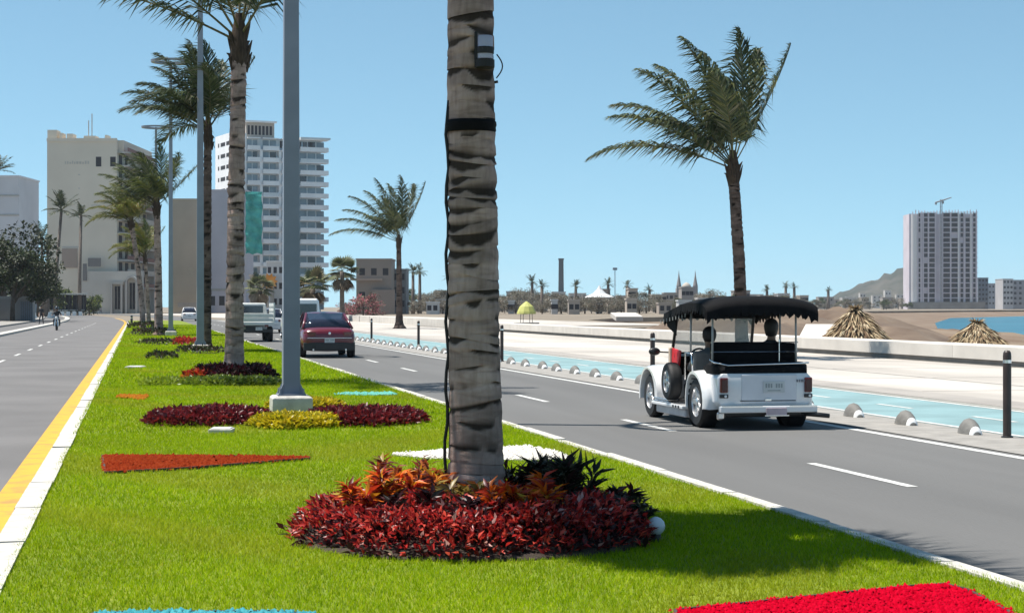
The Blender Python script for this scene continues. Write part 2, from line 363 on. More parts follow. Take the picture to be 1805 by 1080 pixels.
def trunk_mesh(h, r0, r1, lean, seed, nr=16, per=0.11, seg=5, flare=0.5, ledge=0.05, bark=None, darkk=1.0, nl=(1, 2, 2, 3)):
    """swept trunk whose leaf scars are real, uneven ledges; crevice shade and dark fibre below them are painted in"""
    rnd = random.Random(seed); rings = []; z = 0.0
    while z < h:
        dz = per * rnd.uniform(0.55, 1.5)
        tilt = rnd.uniform(-0.22, 0.22), rnd.uniform(-0.22, 0.22); amp = ledge * rnd.uniform(0.3, 1.4); tone = rnd.uniform(0.62, 1.0); warm = rnd.uniform(0.0, 0.05)
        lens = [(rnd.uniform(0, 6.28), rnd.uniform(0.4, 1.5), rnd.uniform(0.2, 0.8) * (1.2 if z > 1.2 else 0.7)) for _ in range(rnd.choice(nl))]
        for j in range(seg):
            u = j / seg; rings.append((min(z + dz * u, h), tilt, amp * (1 - u) ** 1.5 - 0.9 * amp * (u > 0.72), u, tone, warm, lens))
        z += dz
    rings.append((h, (0, 0), 0, 0.5, 1, 0, []))
    ph = [rnd.uniform(0, 6.28) for _ in range(6)]; V = []; C = []
    for z, t, a, uu, tone, warm, lens in rings:
        u = z / h; r = r0 + (r1 - r0) * u ** 0.8 + r0 * flare * math.exp(-z / 0.22)
        cx, cy = lean[0] * u ** 1.6, lean[1] * u ** 1.6
        for k in range(nr):
            th = 2 * PI * k / nr; c, s_ = math.cos(th), math.sin(th)
            rr = r * (1 + a * (0.6 + 0.4 * math.sin(2 * th + ph[0] + z * 3)) + 0.02 * math.sin(3 * th + ph[1] + z * 2) + 0.015 * math.sin(5 * th + ph[2] - z * 4))
            dk = 0.0  # painted shade of the crevice under the next ledge, together with dark scar fibre
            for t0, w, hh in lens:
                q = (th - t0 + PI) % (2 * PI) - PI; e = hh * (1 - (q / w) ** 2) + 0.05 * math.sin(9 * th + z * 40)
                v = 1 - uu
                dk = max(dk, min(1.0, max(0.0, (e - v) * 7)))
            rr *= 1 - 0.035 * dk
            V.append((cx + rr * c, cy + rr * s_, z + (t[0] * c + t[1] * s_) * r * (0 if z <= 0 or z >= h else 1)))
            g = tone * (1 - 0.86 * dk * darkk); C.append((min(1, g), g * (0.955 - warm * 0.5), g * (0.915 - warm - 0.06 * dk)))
    m_ = len(rings); F = [(i * nr + k, i * nr + (k + 1) % nr, (i + 1) * nr + (k + 1) % nr, (i + 1) * nr + k) for i in range(m_ - 1) for k in range(nr)]
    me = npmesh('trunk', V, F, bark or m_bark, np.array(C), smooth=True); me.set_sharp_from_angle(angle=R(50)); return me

PAL_FROND = [(0.030, 0.048, 0.022, 3), (0.045, 0.066, 0.026, 3), (0.07, 0.088, 0.042, 2), (0.13, 0.13, 0.085, 1)]
PAL_YEL = [(0.16, 0.17, 0.03, 3), (0.10, 0.13, 0.025, 3), (0.20, 0.15, 0.04, 2), (0.07, 0.09, 0.03, 1)]
def frond_mesh(rng, d0, L, kw, kg, pal, nst=42, llen=1.1, lw=0.046, wl=0.42, gl=0.8, rr=0.024):
    n = 15; d = unit(np.array(d0, float)); p = np.zeros(3); pts = [p]; dirs = [d]
    for i in range(n):
        u = (i + 1) / n
        d = unit(d + (WIND * kw + np.array([0, 0, -kg])) * (0.25 + 1.5 * u * u) / n * 3)
        p = p + d * L / n; pts.append(p); dirs.append(d)
    pts = np.array(pts); dirs = np.array(dirs)
    V, F, C = [], [], []
    # midrib
    for i in range(n + 1):
        a = unit(np.cross(dirs[i], [0.3, 0.2, 1.0])); b = np.cross(a, dirs[i]); r = rr * (1.15 - i / n)
        for k in range(4): V.append(pts[i] + (a * math.cos(k * PI / 2) + b * math.sin(k * PI / 2)) * r); C.append((0.10, 0.095, 0.035))
    for i in range(n):
        for k in range(4):
            q = [i * 4 + k, i * 4 + (k + 1) % 4, i * 4 + 4 + (k + 1) % 4, i * 4 + 4 + k]; F += [(q[0], q[1], q[2]), (q[0], q[2], q[3])]
    for j in range(nst):
        u = 0.16 + 0.84 * (j + 0.5) / nst
        x = u * n; i = min(int(x), n - 1); f = x - i
        P = pts[i] * (1 - f) + pts[i + 1] * f; T = unit(dirs[i] * (1 - f) + dirs[i + 1] * f)
        S = unit(np.cross(T, [0.02, 0.01, 1.0])); N = np.cross(S, T)
        ll = llen * (math.sin(PI * min(1, 0.16 + 0.84 * u) ** 0.8) ** 0.6 + 0.12) * rng.uniform(0.85, 1.1)
        for sd in (-1, 1):
            ph = R(22 + 42 * u + rng.normal() * 7)
            D = unit(S * sd * math.cos(ph) + T * math.sin(ph) + N * 0.15 + rng.normal(size=3) * 0.05)
            D2 = unit(D + WIND * wl * rng.uniform(0.7, 1.3) + np.array([0, 0, -gl * rng.uniform(0.6, 1.4)]))
            W = unit(np.cross(D, N) + rng.normal(size=3) * 0.25) * lw * 0.5
            M = P + D * ll * 0.45; E = M + D2 * ll * 0.55
            k = len(V); V += [P - W * 0.5, P + W * 0.5, M + W, M - W, E]; c = pick(rng, pal, 1)[0]; C += [c] * 5
            F += [(k, k + 1, k + 2), (k, k + 2, k + 3), (k + 3, k + 2, k + 4)]
    return npmesh('frond', V, F, m_frond, np.array(C))

def dircam(ang, dep):               # a direction by its lean to the photograph's left and its lean away from the viewer
    a, b = R(ang), R(dep)
    x, y, z = -math.sin(a) * math.cos(b), math.sin(b), math.cos(a) * math.cos(b)
    return (x * CY + y * SY, -x * SY + y * CY, z)
def make_palm(name, label, group, h, r0, r1, lean, fr, seed, loc, pal=PAL_FROND, L=1.0, near=False, kw=0.12, kg=0.10, old=3, tk=None, fat=1.0):
    rng = np.random.default_rng(seed)
    t = thing(name, label, 'palm', loc, 0, group)
    tk = tk or {}
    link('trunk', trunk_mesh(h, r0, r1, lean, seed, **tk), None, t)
    top = (lean[0], lean[1], h)
    b = MB(); rnd = random.Random(seed)
    b.tube([(top[0], top[1], h - 0.35), (top[0], top[1], h - 0.1), (top[0], top[1], h + 0.3), (top[0] * 1.02, top[1], h + 0.75)], [r1 * 1.02, r1 * 1.18, r1 * 1.1, r1 * 0.5], 10)
    for k in range(9):                # stubs of old leaf bases
        th = rnd.uniform(0, 6.28); zz = h + rnd.uniform(-0.5, 0.25); c, s_ = math.cos(th), math.sin(th)
        b.tube([(top[0] + c * r1 * 0.8, top[1] + s_ * r1 * 0.8, zz), (top[0] + c * r1 * 1.3, top[1] + s_ * r1 * 1.3, zz + 0.25), (top[0] + c * r1 * 1.75, top[1] + s_ * r1 * 1.75, zz + rnd.uniform(0.05, 0.55))], [0.06, 0.045, 0.012], 5)
    b.build('crown_base', m_fibre, t, smooth=True, sharp=50)
    for i, (a, dp, ln) in enumerate(fr):
        d = dircam(a, dp)
        o = link('frond', frond_mesh(rng, d, ln * L, kw * rng.uniform(0.8, 1.25), kg * rng.uniform(0.8, 1.25) * (0.55 + max(0, a) / 38.0), pal, nst=int(72 * min(1.2, fat)), llen=1.1 * min(1.15, fat), lw=0.046 * fat, gl=0.8 if fat < 1.2 else 1.05), None, t,
                 (top[0] + d[0] * 0.1, top[1] + d[1] * 0.1, h + 0.1 + 0.35 * (1 - abs(a) / 90.0)))
    return t
FR_A = [(74, 2, 4.3), (66, -15, 3.9), (58, 8, 4.3), (50, -28, 4.2), (48, 32, 4.1), (40, -8, 4.2), (38, 18, 4.0), (13, -14, 4.1), (22, 12, 4.2), (33, 25, 4.1), (27, -32, 4.0), (17, 4, 4.2), (9, 38, 3.9), (5, -24, 4.0), (-4, 14, 4.1), (-13, -10, 3.9), (-24, 6, 3.9), (-31, -6, 3.6), (36, 55, 3.8), (20, -58, 3.6)]
FR_B = [(64, -5, 4.2), (56, 22, 4.2), (34, 0, 4.1), (18, 12, 4.1), (48, -20, 4.4), (40, 14, 4.2), (25, -6, 4.2), (12, 28, 4.0), (6, -30, 4.0), (-8, 6, 4.2), (-22, 24, 3.8), (-30, -14, 4.0), (-46, 4, 3.9), (30, 60, 3.8), (10, -62, 3.8), (-20, -55, 3.6)]
FR_C = [(58, 5, 4.3), (48, -20, 4.2), (6, -4, 4.0), (28, 8, 4.0), (47, 12, 4.2), (34, 30, 4.1), (22, -12, 4.1), (12, 16, 4.1), (2, -26, 4.0), (-3, 8, 4.1), (-12, 28, 3.9), (-34, 2, 3.9), (28, -50, 3.8)]

FR_P = [(66, 5, 4.6), (55, -18, 4.4), (45, 14, 4.4), (34, -12, 4.3), (24, 16, 4.2), (13, -8, 4.2), (4, 20, 4.0), (-9, -5, 4.1), (-19, 14, 3.9), (-29, 0, 4.1), (36, 40, 3.8), (8, -40, 3.7)]
FR_B2 = [(62, 5, 4.2), (48, -25, 4.2), (30, 10, 4.2), (14, -20, 4.1), (2, 20, 4.1), (-14, -8, 4.0), (-30, 8, 4.0), (-38, -30, 3.8), (20, 50, 3.8), (-10, 45, 3.8), (10, -55, 3.8)]
FR_N = [(a * 0.75 + 17 + d_, b * 0.8 + d_, 2.1) for a, b in ((-40, 10), (-28, -30), (-20, 40), (-10, -10), (0, 25), (6, -45), (15, 10), (25, 40), (32, -20), (42, 5), (-48, -25), (-35, 50), (20, -50)) for d_ in (0, 7)]
TUR = 0.13
p = gp(838, 938, TUR)
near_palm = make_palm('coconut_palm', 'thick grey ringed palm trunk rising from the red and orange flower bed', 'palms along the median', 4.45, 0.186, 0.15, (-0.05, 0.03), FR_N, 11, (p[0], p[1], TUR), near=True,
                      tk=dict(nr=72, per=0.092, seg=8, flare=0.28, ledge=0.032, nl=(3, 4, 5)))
NEARP = Vector((p[0], p[1], TUR))
x, y = at(413, 37.0)
make_palm('coconut_palm', 'pale ringed palm beside the steel lamp post with the yellow and maroon bed', 'palms along the median', 6.75, 0.195, 0.15, (0.10, 0.05), FR_B2, 23, (x, y, TUR), tk=dict(nr=22, per=0.16, seg=5, ledge=0.09))
x, y = at(364, 62.0)
make_palm('coconut_palm', 'dark bushy palm standing close behind a lamp post', 'palms along the median', 7.3, 0.17, 0.13, (0.05, 0.0), FR_C + [(50, -40, 3.8), (62, 45, 3.8), (-15, -40, 3.6), (40, 0, 3.9), (-26, 40, 3.7)], 31, (x, y, TUR), L=0.72, tk=dict(nr=16, per=0.2, seg=4, ledge=0.08, bark=m_barkd), kg=0.2)
x, y = at(280, 96.0)
make_palm('coconut_palm', 'green palm with upright middle fronds in front of the beige tower', 'palms along the median', 6.6, 0.22, 0.17, (-0.1, 0.0), FR_B, 41, (x, y, TUR), L=0.75, tk=dict(nr=14, per=0.22, seg=4), pal=PAL_FROND + [(0.13, 0.15, 0.03, 3)])
x, y = at(252, 128.0)
make_palm('coconut_palm', 'yellowing palm leaning towards the beige tower balconies', 'palms along the median', 7.2, 0.2, 0.16, (-0.8, 0.0), FR_B, 47, (x, y, TUR), L=0.78, pal=PAL_YEL, tk=dict(nr=12, per=0.25, seg=4), kg=0.25)
x, y = at(262, 152.0)
make_palm('coconut_palm', 'slender grey palm at the far end of the lawn', 'palms along the median', 5.4, 0.18, 0.14, (-0.3, 0.0), FR_C, 53, (x, y, TUR), L=0.75, pal=PAL_YEL, tk=dict(nr=12, per=0.25, seg=4), kg=0.3)
x, y = at(1308, 57.0)
make_palm('coconut_palm', 'windblown palm on the promenade behind the white open taxi', 'palms on the promenade', 5.75, 0.21, 0.17, (-0.27, 0.05), FR_P, 61, (x, y, 0.05), fat=1.32, kg=0.15, kw=0.15, pal=PAL_FROND + [(0.12, 0.13, 0.045, 3)], tk=dict(nr=18, per=0.17, seg=5, ledge=0.08, bark=m_barkd))
x, y = at(704, 132.0)
make_palm('coconut_palm', 'windblown palm standing alone on the white plaza', 'palms on the promenade', 6.1, 0.27, 0.17, (-0.05, 0.0), FR_P, 71, (x, y, 0.05), L=1.12, fat=1.32, kg=0.15, kw=0.13, pal=PAL_FROND + [(0.12, 0.13, 0.045, 3)], tk=dict(nr=14, per=0.25, seg=4, flare=1.0, bark=m_barkd))

# cable, junction boxes and straps on the near trunk
cb = MB(); pts = []
for i in range(26):
    u = i / 25.0; z = TUR + 0.05 + u * 2.85
    off = 0.195 * (1 + 0.25 * math.exp(-u * 9)) - 0.03 * u + 0.01 * math.sin(i * 1.7)
    pts.append((NEARP.x - off * CY - 0.03 * u, NEARP.y + off * SY - 0.03, z))
prop(cb.tube(pts, 0.011, 6).build('power_cable', m_black, smooth=True), 'black cable running up the side of the thick palm trunk in the round red bed', 'cable')
zt = 2.86
bm_ = MB(); bm_.lathe([(0.165, zt - 0.04), (0.172, zt - 0.03), (0.169, zt - 0.008), (0.175, zt + 0.008), (0.172, zt + 0.03), (0.163, zt + 0.04)], 28, (NEARP.x - 0.03, NEARP.y + 0.01, 0), cap=False)
prop(bm_.build('trunk_strap', m_blackvinyl, smooth=True), 'wide black band strapped round the thick palm trunk in the red bed', 'strap')
jb = thing('floodlight', 'pale spotlight with black clamps fixed high on the thick ringed palm trunk', 'floodlight', (NEARP.x + 0.01, NEARP.y - 0.135, 3.36)); jb.scale = (0.8, 0.8, 0.8)
b = MB(); b.lathe([(0.06, -0.085), (0.068, -0.08), (0.068, 0.10), (0.06, 0.11)], 16, (0.03, -0.03, 0)); b.build('housing', mat('pale_lilac_metal', (0.36, 0.36, 0.44), 0.4, 0.05), jb, smooth=True, sharp=40)
b = MB(); b.lathe([(0.075, -0.02), (0.078, -0.015), (0.078, 0.03), (0.075, 0.035)], 16, (0.03, -0.03, -0.02)); b.box(-0.055, -0.05, -0.14, -0.035, 0.06, 0.14); b.build('clamp', m_black, jb)
b = MB(); b.lathe([(0.07, -0.16), (0.085, -0.15), (0.085, -0.09), (0.066, -0.085)], 16, (0.03, -0.02, 0)); b.build('base_ring', m_black, jb)
b = MB(); pts = [(0.16 + 0.05 * math.sin(i * 0.4), 0.12, -0.02 - i * 0.025) for i in range(9)]; b.tube(pts, 0.006, 5)
b.tube([(0.12, 0.12, -0.26), (0.17, 0.11, -0.25)], 0.012, 5); b.build('wire', m_black, jb, smooth=True)

# ------------------------------------------------------------------ lamp posts
def lamp_post(label, px, depth, H=14.2, full=True):
    x, y = at(px, depth)
    t = thing('lamp_post', label, 'lamp post', (x, y, TUR), 0, 'ring lamp posts along the median')
    MB().loft([[(-w, -w, z), (w, -w, z), (w, w, z), (-w, w, z)] for z, w in ((-0.1, 0.29), (0.22, 0.285), (0.25, 0.25))]).build('footing', m_kerb, t, bevel=0.012)
    b = MB(); b.loft([[(-w, -w, z), (w, -w, z), (w, w, z), (-w, w, z)] for z, w in ((0.262, 0.122), (4.0, 0.112), (H, 0.075))]); b.build('pole', m_steel, t, bevel=0.012)
    MB().box(-0.2, -0.2, 0.25, 0.2, 0.2, 0.272).build('base_plate', m_steel, t)
    for i in range(4):
        c, s_ = (1, -1)[i % 2], (1, -1)[i // 2]
        MB().lathe([(0.02, 0.27), (0.02, 0.3), (0.012, 0.3), (0.012, 0.35)], 8, (c * 0.165, s_ * 0.165, 0)).build('bolt', m_steel, t)
        v = MB(); v.add([(c * 0.12, s_ * 0.12, 0.27), (c * 0.19, s_ * 0.19, 0.27), (c * 0.12, s_ * 0.12, 0.42), (c * 0.125, s_ * 0.115, 0.27), (c * 0.195, s_ * 0.185, 0.27), (c * 0.125, s_ * 0.115, 0.42)], [(0, 1, 2), (5, 4, 3), (0, 1, 4, 3), (1, 2, 5, 4), (2, 0, 3, 5)])
        v.build('gusset', m_steel, t)
    b = MB(); ring = []; rr = 0.93
    b.loft([[((rr + dx) * math.cos(a), (rr + dx) * math.sin(a), H + dz) for dx, dz in ((-0.10, -0.05), (0.08, -0.07), (0.10, 0.05), (-0.08, 0.07))] for a in [2 * PI * i / 40 for i in range(41)]], cap=False)
    b.build('ring_head', m_steel, t, smooth=True, sharp=40)
    b = MB()
    for a in (0.2, 0.2 + PI): b.tube([(0, 0, H - 0.05), (rr * math.cos(a), rr * math.sin(a), H)], 0.035, 6)
    b.build('arm', m_steel, t)
    return t
lamp_post('tall square steel lamp post rising from the maroon and yellow bed', 513, 26.0)
lamp_post('tall steel lamp post beside the dark bushy palm', 353, 60.5)
lamp_post('steel lamp post with a ring head half hidden by the dark bushy palm', 301, 94.0)
lamp_post('steel lamp post with its ring head above the yellowing palm', 275, 128.5)

# ------------------------------------------------------------------ planting beds
m_leaf = leafmat('bed_leaf', 0.38, 0.36)
m_leafmatt = leafmat('bed_leaf_matt', 0.6, 0.3)
MAROON = [(0.20, 0.012, 0.014, 4), (0.48, 0.028, 0.024, 5), (0.66, 0.09, 0.06, 3.0), (0.03, 0.006, 0.01, 3.8), (0.6, 0.34, 0.30, 0.8)]
def cover(name, label, cat, loc, rx, ry, h, n, pal, seed, ll=(0.06, 0.10), ww=0.42, shape=None, parent=None, group=None):
    """a low mass of leaves over an elliptical (or given) outline"""
    rng = np.random.default_rng(seed); th = rng.uniform(0, 2 * PI, n); r = np.sqrt(rng.uniform(0, 1, n))
    edge = 1 + 0.05 * np.sin(5 * th + seed) + 0.04 * np.sin(11 * th + 2) + 0.03 * np.sin(23 * th)
    x = rx * r * np.cos(th) * edge; y = ry * r * np.sin(th) * edge
    if shape is not None: x, y = shape(x, y)
    lump = 0.5 + 0.25 * np.sin(x * 17 + seed) * np.cos(y * 15) + 0.25 * np.sin(x * 7 + y * 9)
    top = h * np.clip(1.25 * np.sqrt(np.clip(1 - r ** 4, 0, 1)), 0.12, 1) * (0.72 + 0.45 * lump)
    z = top * rng.uniform(0.35, 1.0, n) ** 0.5
    P = np.stack([x, y, z], 1); D = np.stack([np.cos(th) * r * 0.9, np.sin(th) * r * 0.9, np.full(n, 0.75)], 1) + rng.normal(size=(n, 3)) * 0.62
    L = rng.uniform(*ll, n); C = pick(rng, pal, n)
    me = leaves(name, P, D, L, L * ww, C, m_leaf, rng)
    return me
cp = gp(834, 946, TUR); BR = 1.145
bed = thing('flower_bed', 'round bed of dark red foliage at the foot of the thickest palm', 'flower bed', (cp[0], cp[1], TUR))
b = MB(); b.lathe([(BR + 0.04, -0.02), (BR + 0.02, 0.02), (BR * 0.6, 0.06), (0.01, 0.07)], 40, (0, 0, 0)); b.build('soil', m_soil, bed, smooth=True)
o = link('ground_cover', cover('ground_cover', '', '', None, BR, BR, 0.27, 14000, MAROON, 5, ll=(0.036, 0.072)), None, bed); o['kind'] = 'stuff'
# dark under-storey leaves near the rim
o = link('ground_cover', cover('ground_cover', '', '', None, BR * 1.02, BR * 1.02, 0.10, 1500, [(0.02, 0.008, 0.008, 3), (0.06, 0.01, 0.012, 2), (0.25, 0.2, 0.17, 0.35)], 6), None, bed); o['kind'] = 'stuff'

def croton(label, pos, h, rad, n, pal, seed, ll=(0.085, 0.14), ww=0.26, up=0.8):
    n = int(n * 1.6); rng = np.random.default_rng(seed)
    t = thing('croton_shrub', label, 'shrub', (pos[0], pos[1], TUR + 0.04), 0, 'shrubs in the near bed')
    b = MB(); rnd = random.Random(seed); tips = []
    for k in range(9):
        a = rnd.uniform(0, 6.28); q = rnd.uniform(0.2, 0.75) * rad; hh = h * rnd.uniform(0.55, 0.9)
        b.tube([(0.02 * math.cos(a), 0.02 * math.sin(a), -0.05), (q * 0.5 * math.cos(a), q * 0.5 * math.sin(a), hh * 0.5), (q * math.cos(a), q * math.sin(a), hh)], [0.012, 0.009, 0.005], 5)
        tips.append((q * math.cos(a), q * math.sin(a), hh, 0.5 * q * math.cos(a), 0.5 * q * math.sin(a)))
    b.build('stem', mat('shrub_stem', (0.08, 0.05, 0.03), 0.9), t)
    tp = np.array(tips); idx = rng.integers(0, len(tips), n); u = rng.uniform(0.35, 1.05, n)
    P = np.stack([tp[idx, 3] + (tp[idx, 0] - tp[idx, 3]) * u, tp[idx, 4] + (tp[idx, 1] - tp[idx, 4]) * u, tp[idx, 2] * u], 1)
    th = rng.uniform(0, 2 * PI, n); D = np.stack([np.cos(th), np.sin(th), rng.uniform(0.1, 1.4, n) * up], 1) + P * np.array([1, 1, 0]) * 2
    L = rng.uniform(*ll, n); C = pick(rng, pal, n, 0.15)
    link('foliage', leaves('foliage', P, D, L, L * ww, C, m_leaf, rng, curl=0.22), None, t)
    return t
FIRE = [(0.70, 0.15, 0.012, 4), (0.72, 0.32, 0.02, 2.5), (0.52, 0.045, 0.015, 4), (0.15, 0.012, 0.012, 2.5), (0.5, 0.38, 0.05, 0.8)]
RUST = [(0.25, 0.05, 0.02, 3), (0.40, 0.10, 0.02, 2), (0.10, 0.015, 0.012, 3), (0.35, 0.25, 0.06, 1)]
OLIVE = [(0.20, 0.15, 0.03, 3), (0.30, 0.21, 0.05, 2), (0.09, 0.05, 0.02, 2), (0.35, 0.10, 0.03, 1)]
DARKG = [(0.018, 0.022, 0.014, 4), (0.03, 0.035, 0.018, 3), (0.05, 0.02, 0.02, 2), (0.10, 0.10, 0.06, 0.6)]
DARKR = [(0.03, 0.01, 0.012, 4), (0.07, 0.012, 0.014, 3), (0.015, 0.012, 0.01, 3), (0.14, 0.02, 0.02, 1)]
def bpos(px, depth): return at(px, depth)
croton('orange and scarlet croton shrub at the outer side of the bed, flame bright', bpos(672, 11.85), 0.44, 0.32, 480, FIRE, 1)
croton('rusty red croton behind the flame bright one in the round bed', bpos(705, 12.7), 0.46, 0.28, 300, RUST, 2)
croton('orange red croton between the flame bright shrub and the trunk', bpos(745, 12.0), 0.43, 0.30, 400, RUST + FIRE[:2], 3)
croton('olive yellow croton right against the foot of the thick trunk', bpos(812, 11.78), 0.36, 0.2, 260, OLIVE, 4)
croton('dark leaved low shrub below the rusty crotons', bpos(715, 11.6), 0.30, 0.26, 260, DARKR, 5, ll=(0.09, 0.14))
croton('dark leaved low shrub in front of the thick trunk', bpos(822, 11.45), 0.29, 0.26, 260, DARKR, 6, ll=(0.09, 0.14))
croton('scarlet croton just beside the thick trunk towards the road', bpos(885, 11.5), 0.36, 0.24, 340, FIRE[:1] + FIRE[2:4], 7)
croton('bright orange and yellow croton below the dark green spiky shrub', bpos(938, 11.6), 0.40, 0.30, 480, FIRE, 8)
croton('black green spiky shrub behind the orange croton', bpos(940, 12.7), 0.44, 0.27, 300, DARKG, 9, ll=(0.13, 0.2), ww=0.18, up=1.2)
croton('tall black green spiky shrub between the orange croton and the road kerb', bpos(1003, 12.3), 0.43, 0.22, 300, DARKG, 10, ll=(0.13, 0.2), ww=0.18, up=1.3)
croton('low dark straggling shrub at the road end of the bed', bpos(1065, 12.2), 0.28, 0.34, 280, DARKR + DARKG, 12, ll=(0.08, 0.13))
croton('black leaved shrub beside the small white globe', bpos(1108, 11.85), 0.24, 0.22, 260, DARKG, 13, ll=(0.07, 0.11))
g_ = bpos(1156, 11.75)
t = thing('garden_globe_light', 'small white globe lamp on the lawn beside the round red bed', 'garden light', (g_[0], g_[1], TUR))
MB().lathe([(0.001, -0.062), (0.025, -0.055), (0.045, -0.038), (0.058, -0.015), (0.06, 0.005), (0.053, 0.03), (0.035, 0.05), (0.012, 0.06), (0.001, 0.062)], 18, (0, 0, 0.1)).build('globe', mat('white_globe_plastic', (0.6, 0.62, 0.66), 0.4, 0.04), t, smooth=True)
MB().lathe([(0.04, -0.02), (0.035, 0.045), (0.03, 0.05)], 12).build('base', m_carblk, t)

# petal bed round the first lamp post
lx, ly = at(513, 26.0)
pb = thing('flower_bed', 'cross shaped bed of maroon and yellow plants round the lamp post footing', 'flower bed', (lx, ly, TUR), -YAW)
MB().lathe([(1.2, -0.02), (1.15, 0.02), (0.05, 0.03)], 30, (0.2, -1.7, 0)).build('soil', m_soil, pb, smooth=True)
MAR2 = [(0.13, 0.012, 0.018, 4), (0.20, 0.02, 0.02, 3), (0.05, 0.008, 0.012, 3)]
YEL2 = [(0.50, 0.40, 0.012, 4), (0.40, 0.36, 0.015, 3), (0.62, 0.47, 0.02, 2), (0.22, 0.22, 0.015, 1)]
for sgn, nm in ((-1, 'a'), (1, 'b')):
    me = cover('maroon_petal', '', '', None, 0.80, 1.25, 0.13, 4200, MAR2, 20 + sgn, ll=(0.07, 0.11), ww=0.5)
    o = link('maroon_petal', me, None, pb, (-0.86 if sgn < 0 else 1.2, -2.0, 0.0)); o['kind'] = 'stuff'
for sgn in (-1, 1):
    me = cover('yellow_petal', '', '', None, 0.56, 0.75 if sgn < 0 else 0.5, 0.12, 3000, YEL2, 30 + sgn, ll=(0.06, 0.10), ww=0.6)
    o = link('yellow_petal', me, None, pb, (0.44 if sgn < 0 else 0.10, -2.95 if sgn < 0 else 0.9, 0.0)); o['kind'] = 'stuff'

# bed round the second palm and the small ones behind it
x, y = at(413, 37.0)
b2 = thing('flower_bed', 'dark maroon bed with a red corner and pale green edging under the second palm', 'flower bed', (x, y, TUR), -YAW)
MB().lathe([(0.85, -0.02), (0.82, 0.03), (0.05, 0.05)], 30).build('soil', m_soil, b2, smooth=True)
o = link('ground_cover', cover('ground_cover', '', '', None, 0.85, 0.9, 0.30, 2600, [(0.03, 0.008, 0.012, 4), (0.07, 0.012, 0.02, 3), (0.02, 0.015, 0.01, 2), (0.16, 0.12, 0.1, 0.4)], 41, ll=(0.09, 0.15)), None, b2); o['kind'] = 'stuff'
o = link('red_corner', cover('red_corner', '', '', None, 0.26, 0.4, 0.22, 420, [(0.40, 0.03, 0.015, 3), (0.45, 0.12, 0.02, 2), (0.1, 0.01, 0.01, 1)], 42, ll=(0.09, 0.15)), None, b2, (-0.68, -0.45, 0)); o['kind'] = 'stuff'
o = link('green_edging', cover('green_edging', '', '', None, 1.0, 0.75, 0.10, 1700, [(0.14, 0.20, 0.02, 3), (0.09, 0.13, 0.02, 3), (0.22, 0.27, 0.03, 2)], 43, ll=(0.09, 0.14)), None, b2, (0.15, -1.75, 0)); o['kind'] = 'stuff'
o = link('lime_edging', cover('lime_edging', '', '', None, 0.4, 1.0, 0.06, 600, [(0.24, 0.31, 0.02, 3), (0.20, 0.27, 0.02, 3)], 44, ll=(0.09, 0.14)), None, b2, (-1.15, -1.55, 0)); o['kind'] = 'stuff'
def small_bed(label, px, depth, rx, ry, h, n, pal, seed, ll=(0.1, 0.17)):
    x, y = at(px, depth); t = thing('flower_bed', label, 'flower bed', (x, y, TUR), -YAW)
    MB().lathe([(0.95, -0.02), (0.9, 0.02), (0.05, 0.03)], 20).build('soil', m_soil, t, smooth=True).scale = (rx, ry, 1)
    o = link('ground_cover', cover('ground_cover', '', '', None, rx, ry, h, n, pal, seed, ll=ll), None, t); o['kind'] = 'stuff'
DKG = [(0.03, 0.04, 0.015, 3), (0.05, 0.06, 0.02, 3), (0.05, 0.02, 0.02, 2), (0.12, 0.12, 0.08, 0.5)]
small_bed('low tuft of dark plants alone on the lawn', 285, 52.5, 0.42, 0.5, 0.16, 260, DKG, 51)
small_bed('bright red flowering bed beside the second lamp post', 330, 69.0, 0.5, 0.9, 0.30, 420, [(0.42, 0.03, 0.02, 4), (0.3, 0.02, 0.02, 3), (0.06, 0.05, 0.02, 1)], 52)
small_bed('long dark green strip of plants ahead of the red flowering bed', 285, 73.0, 0.95, 0.7, 0.18, 520, DKG, 53)
small_bed('dark bed under the green palm before the beige tower', 272, 95.0, 1.1, 1.6, 0.30, 520, DKG, 54, ll=(0.16, 0.26))
small_bed('dark low plants at the foot of the yellowing palm', 255, 126.0, 1.1, 2.0, 0.35, 420, DKG, 55, ll=(0.2, 0.32))
small_bed('dark plants round the footing of the second lamp post', 352, 58.5, 0.75, 0.7, 0.2, 420, DKG, 56)

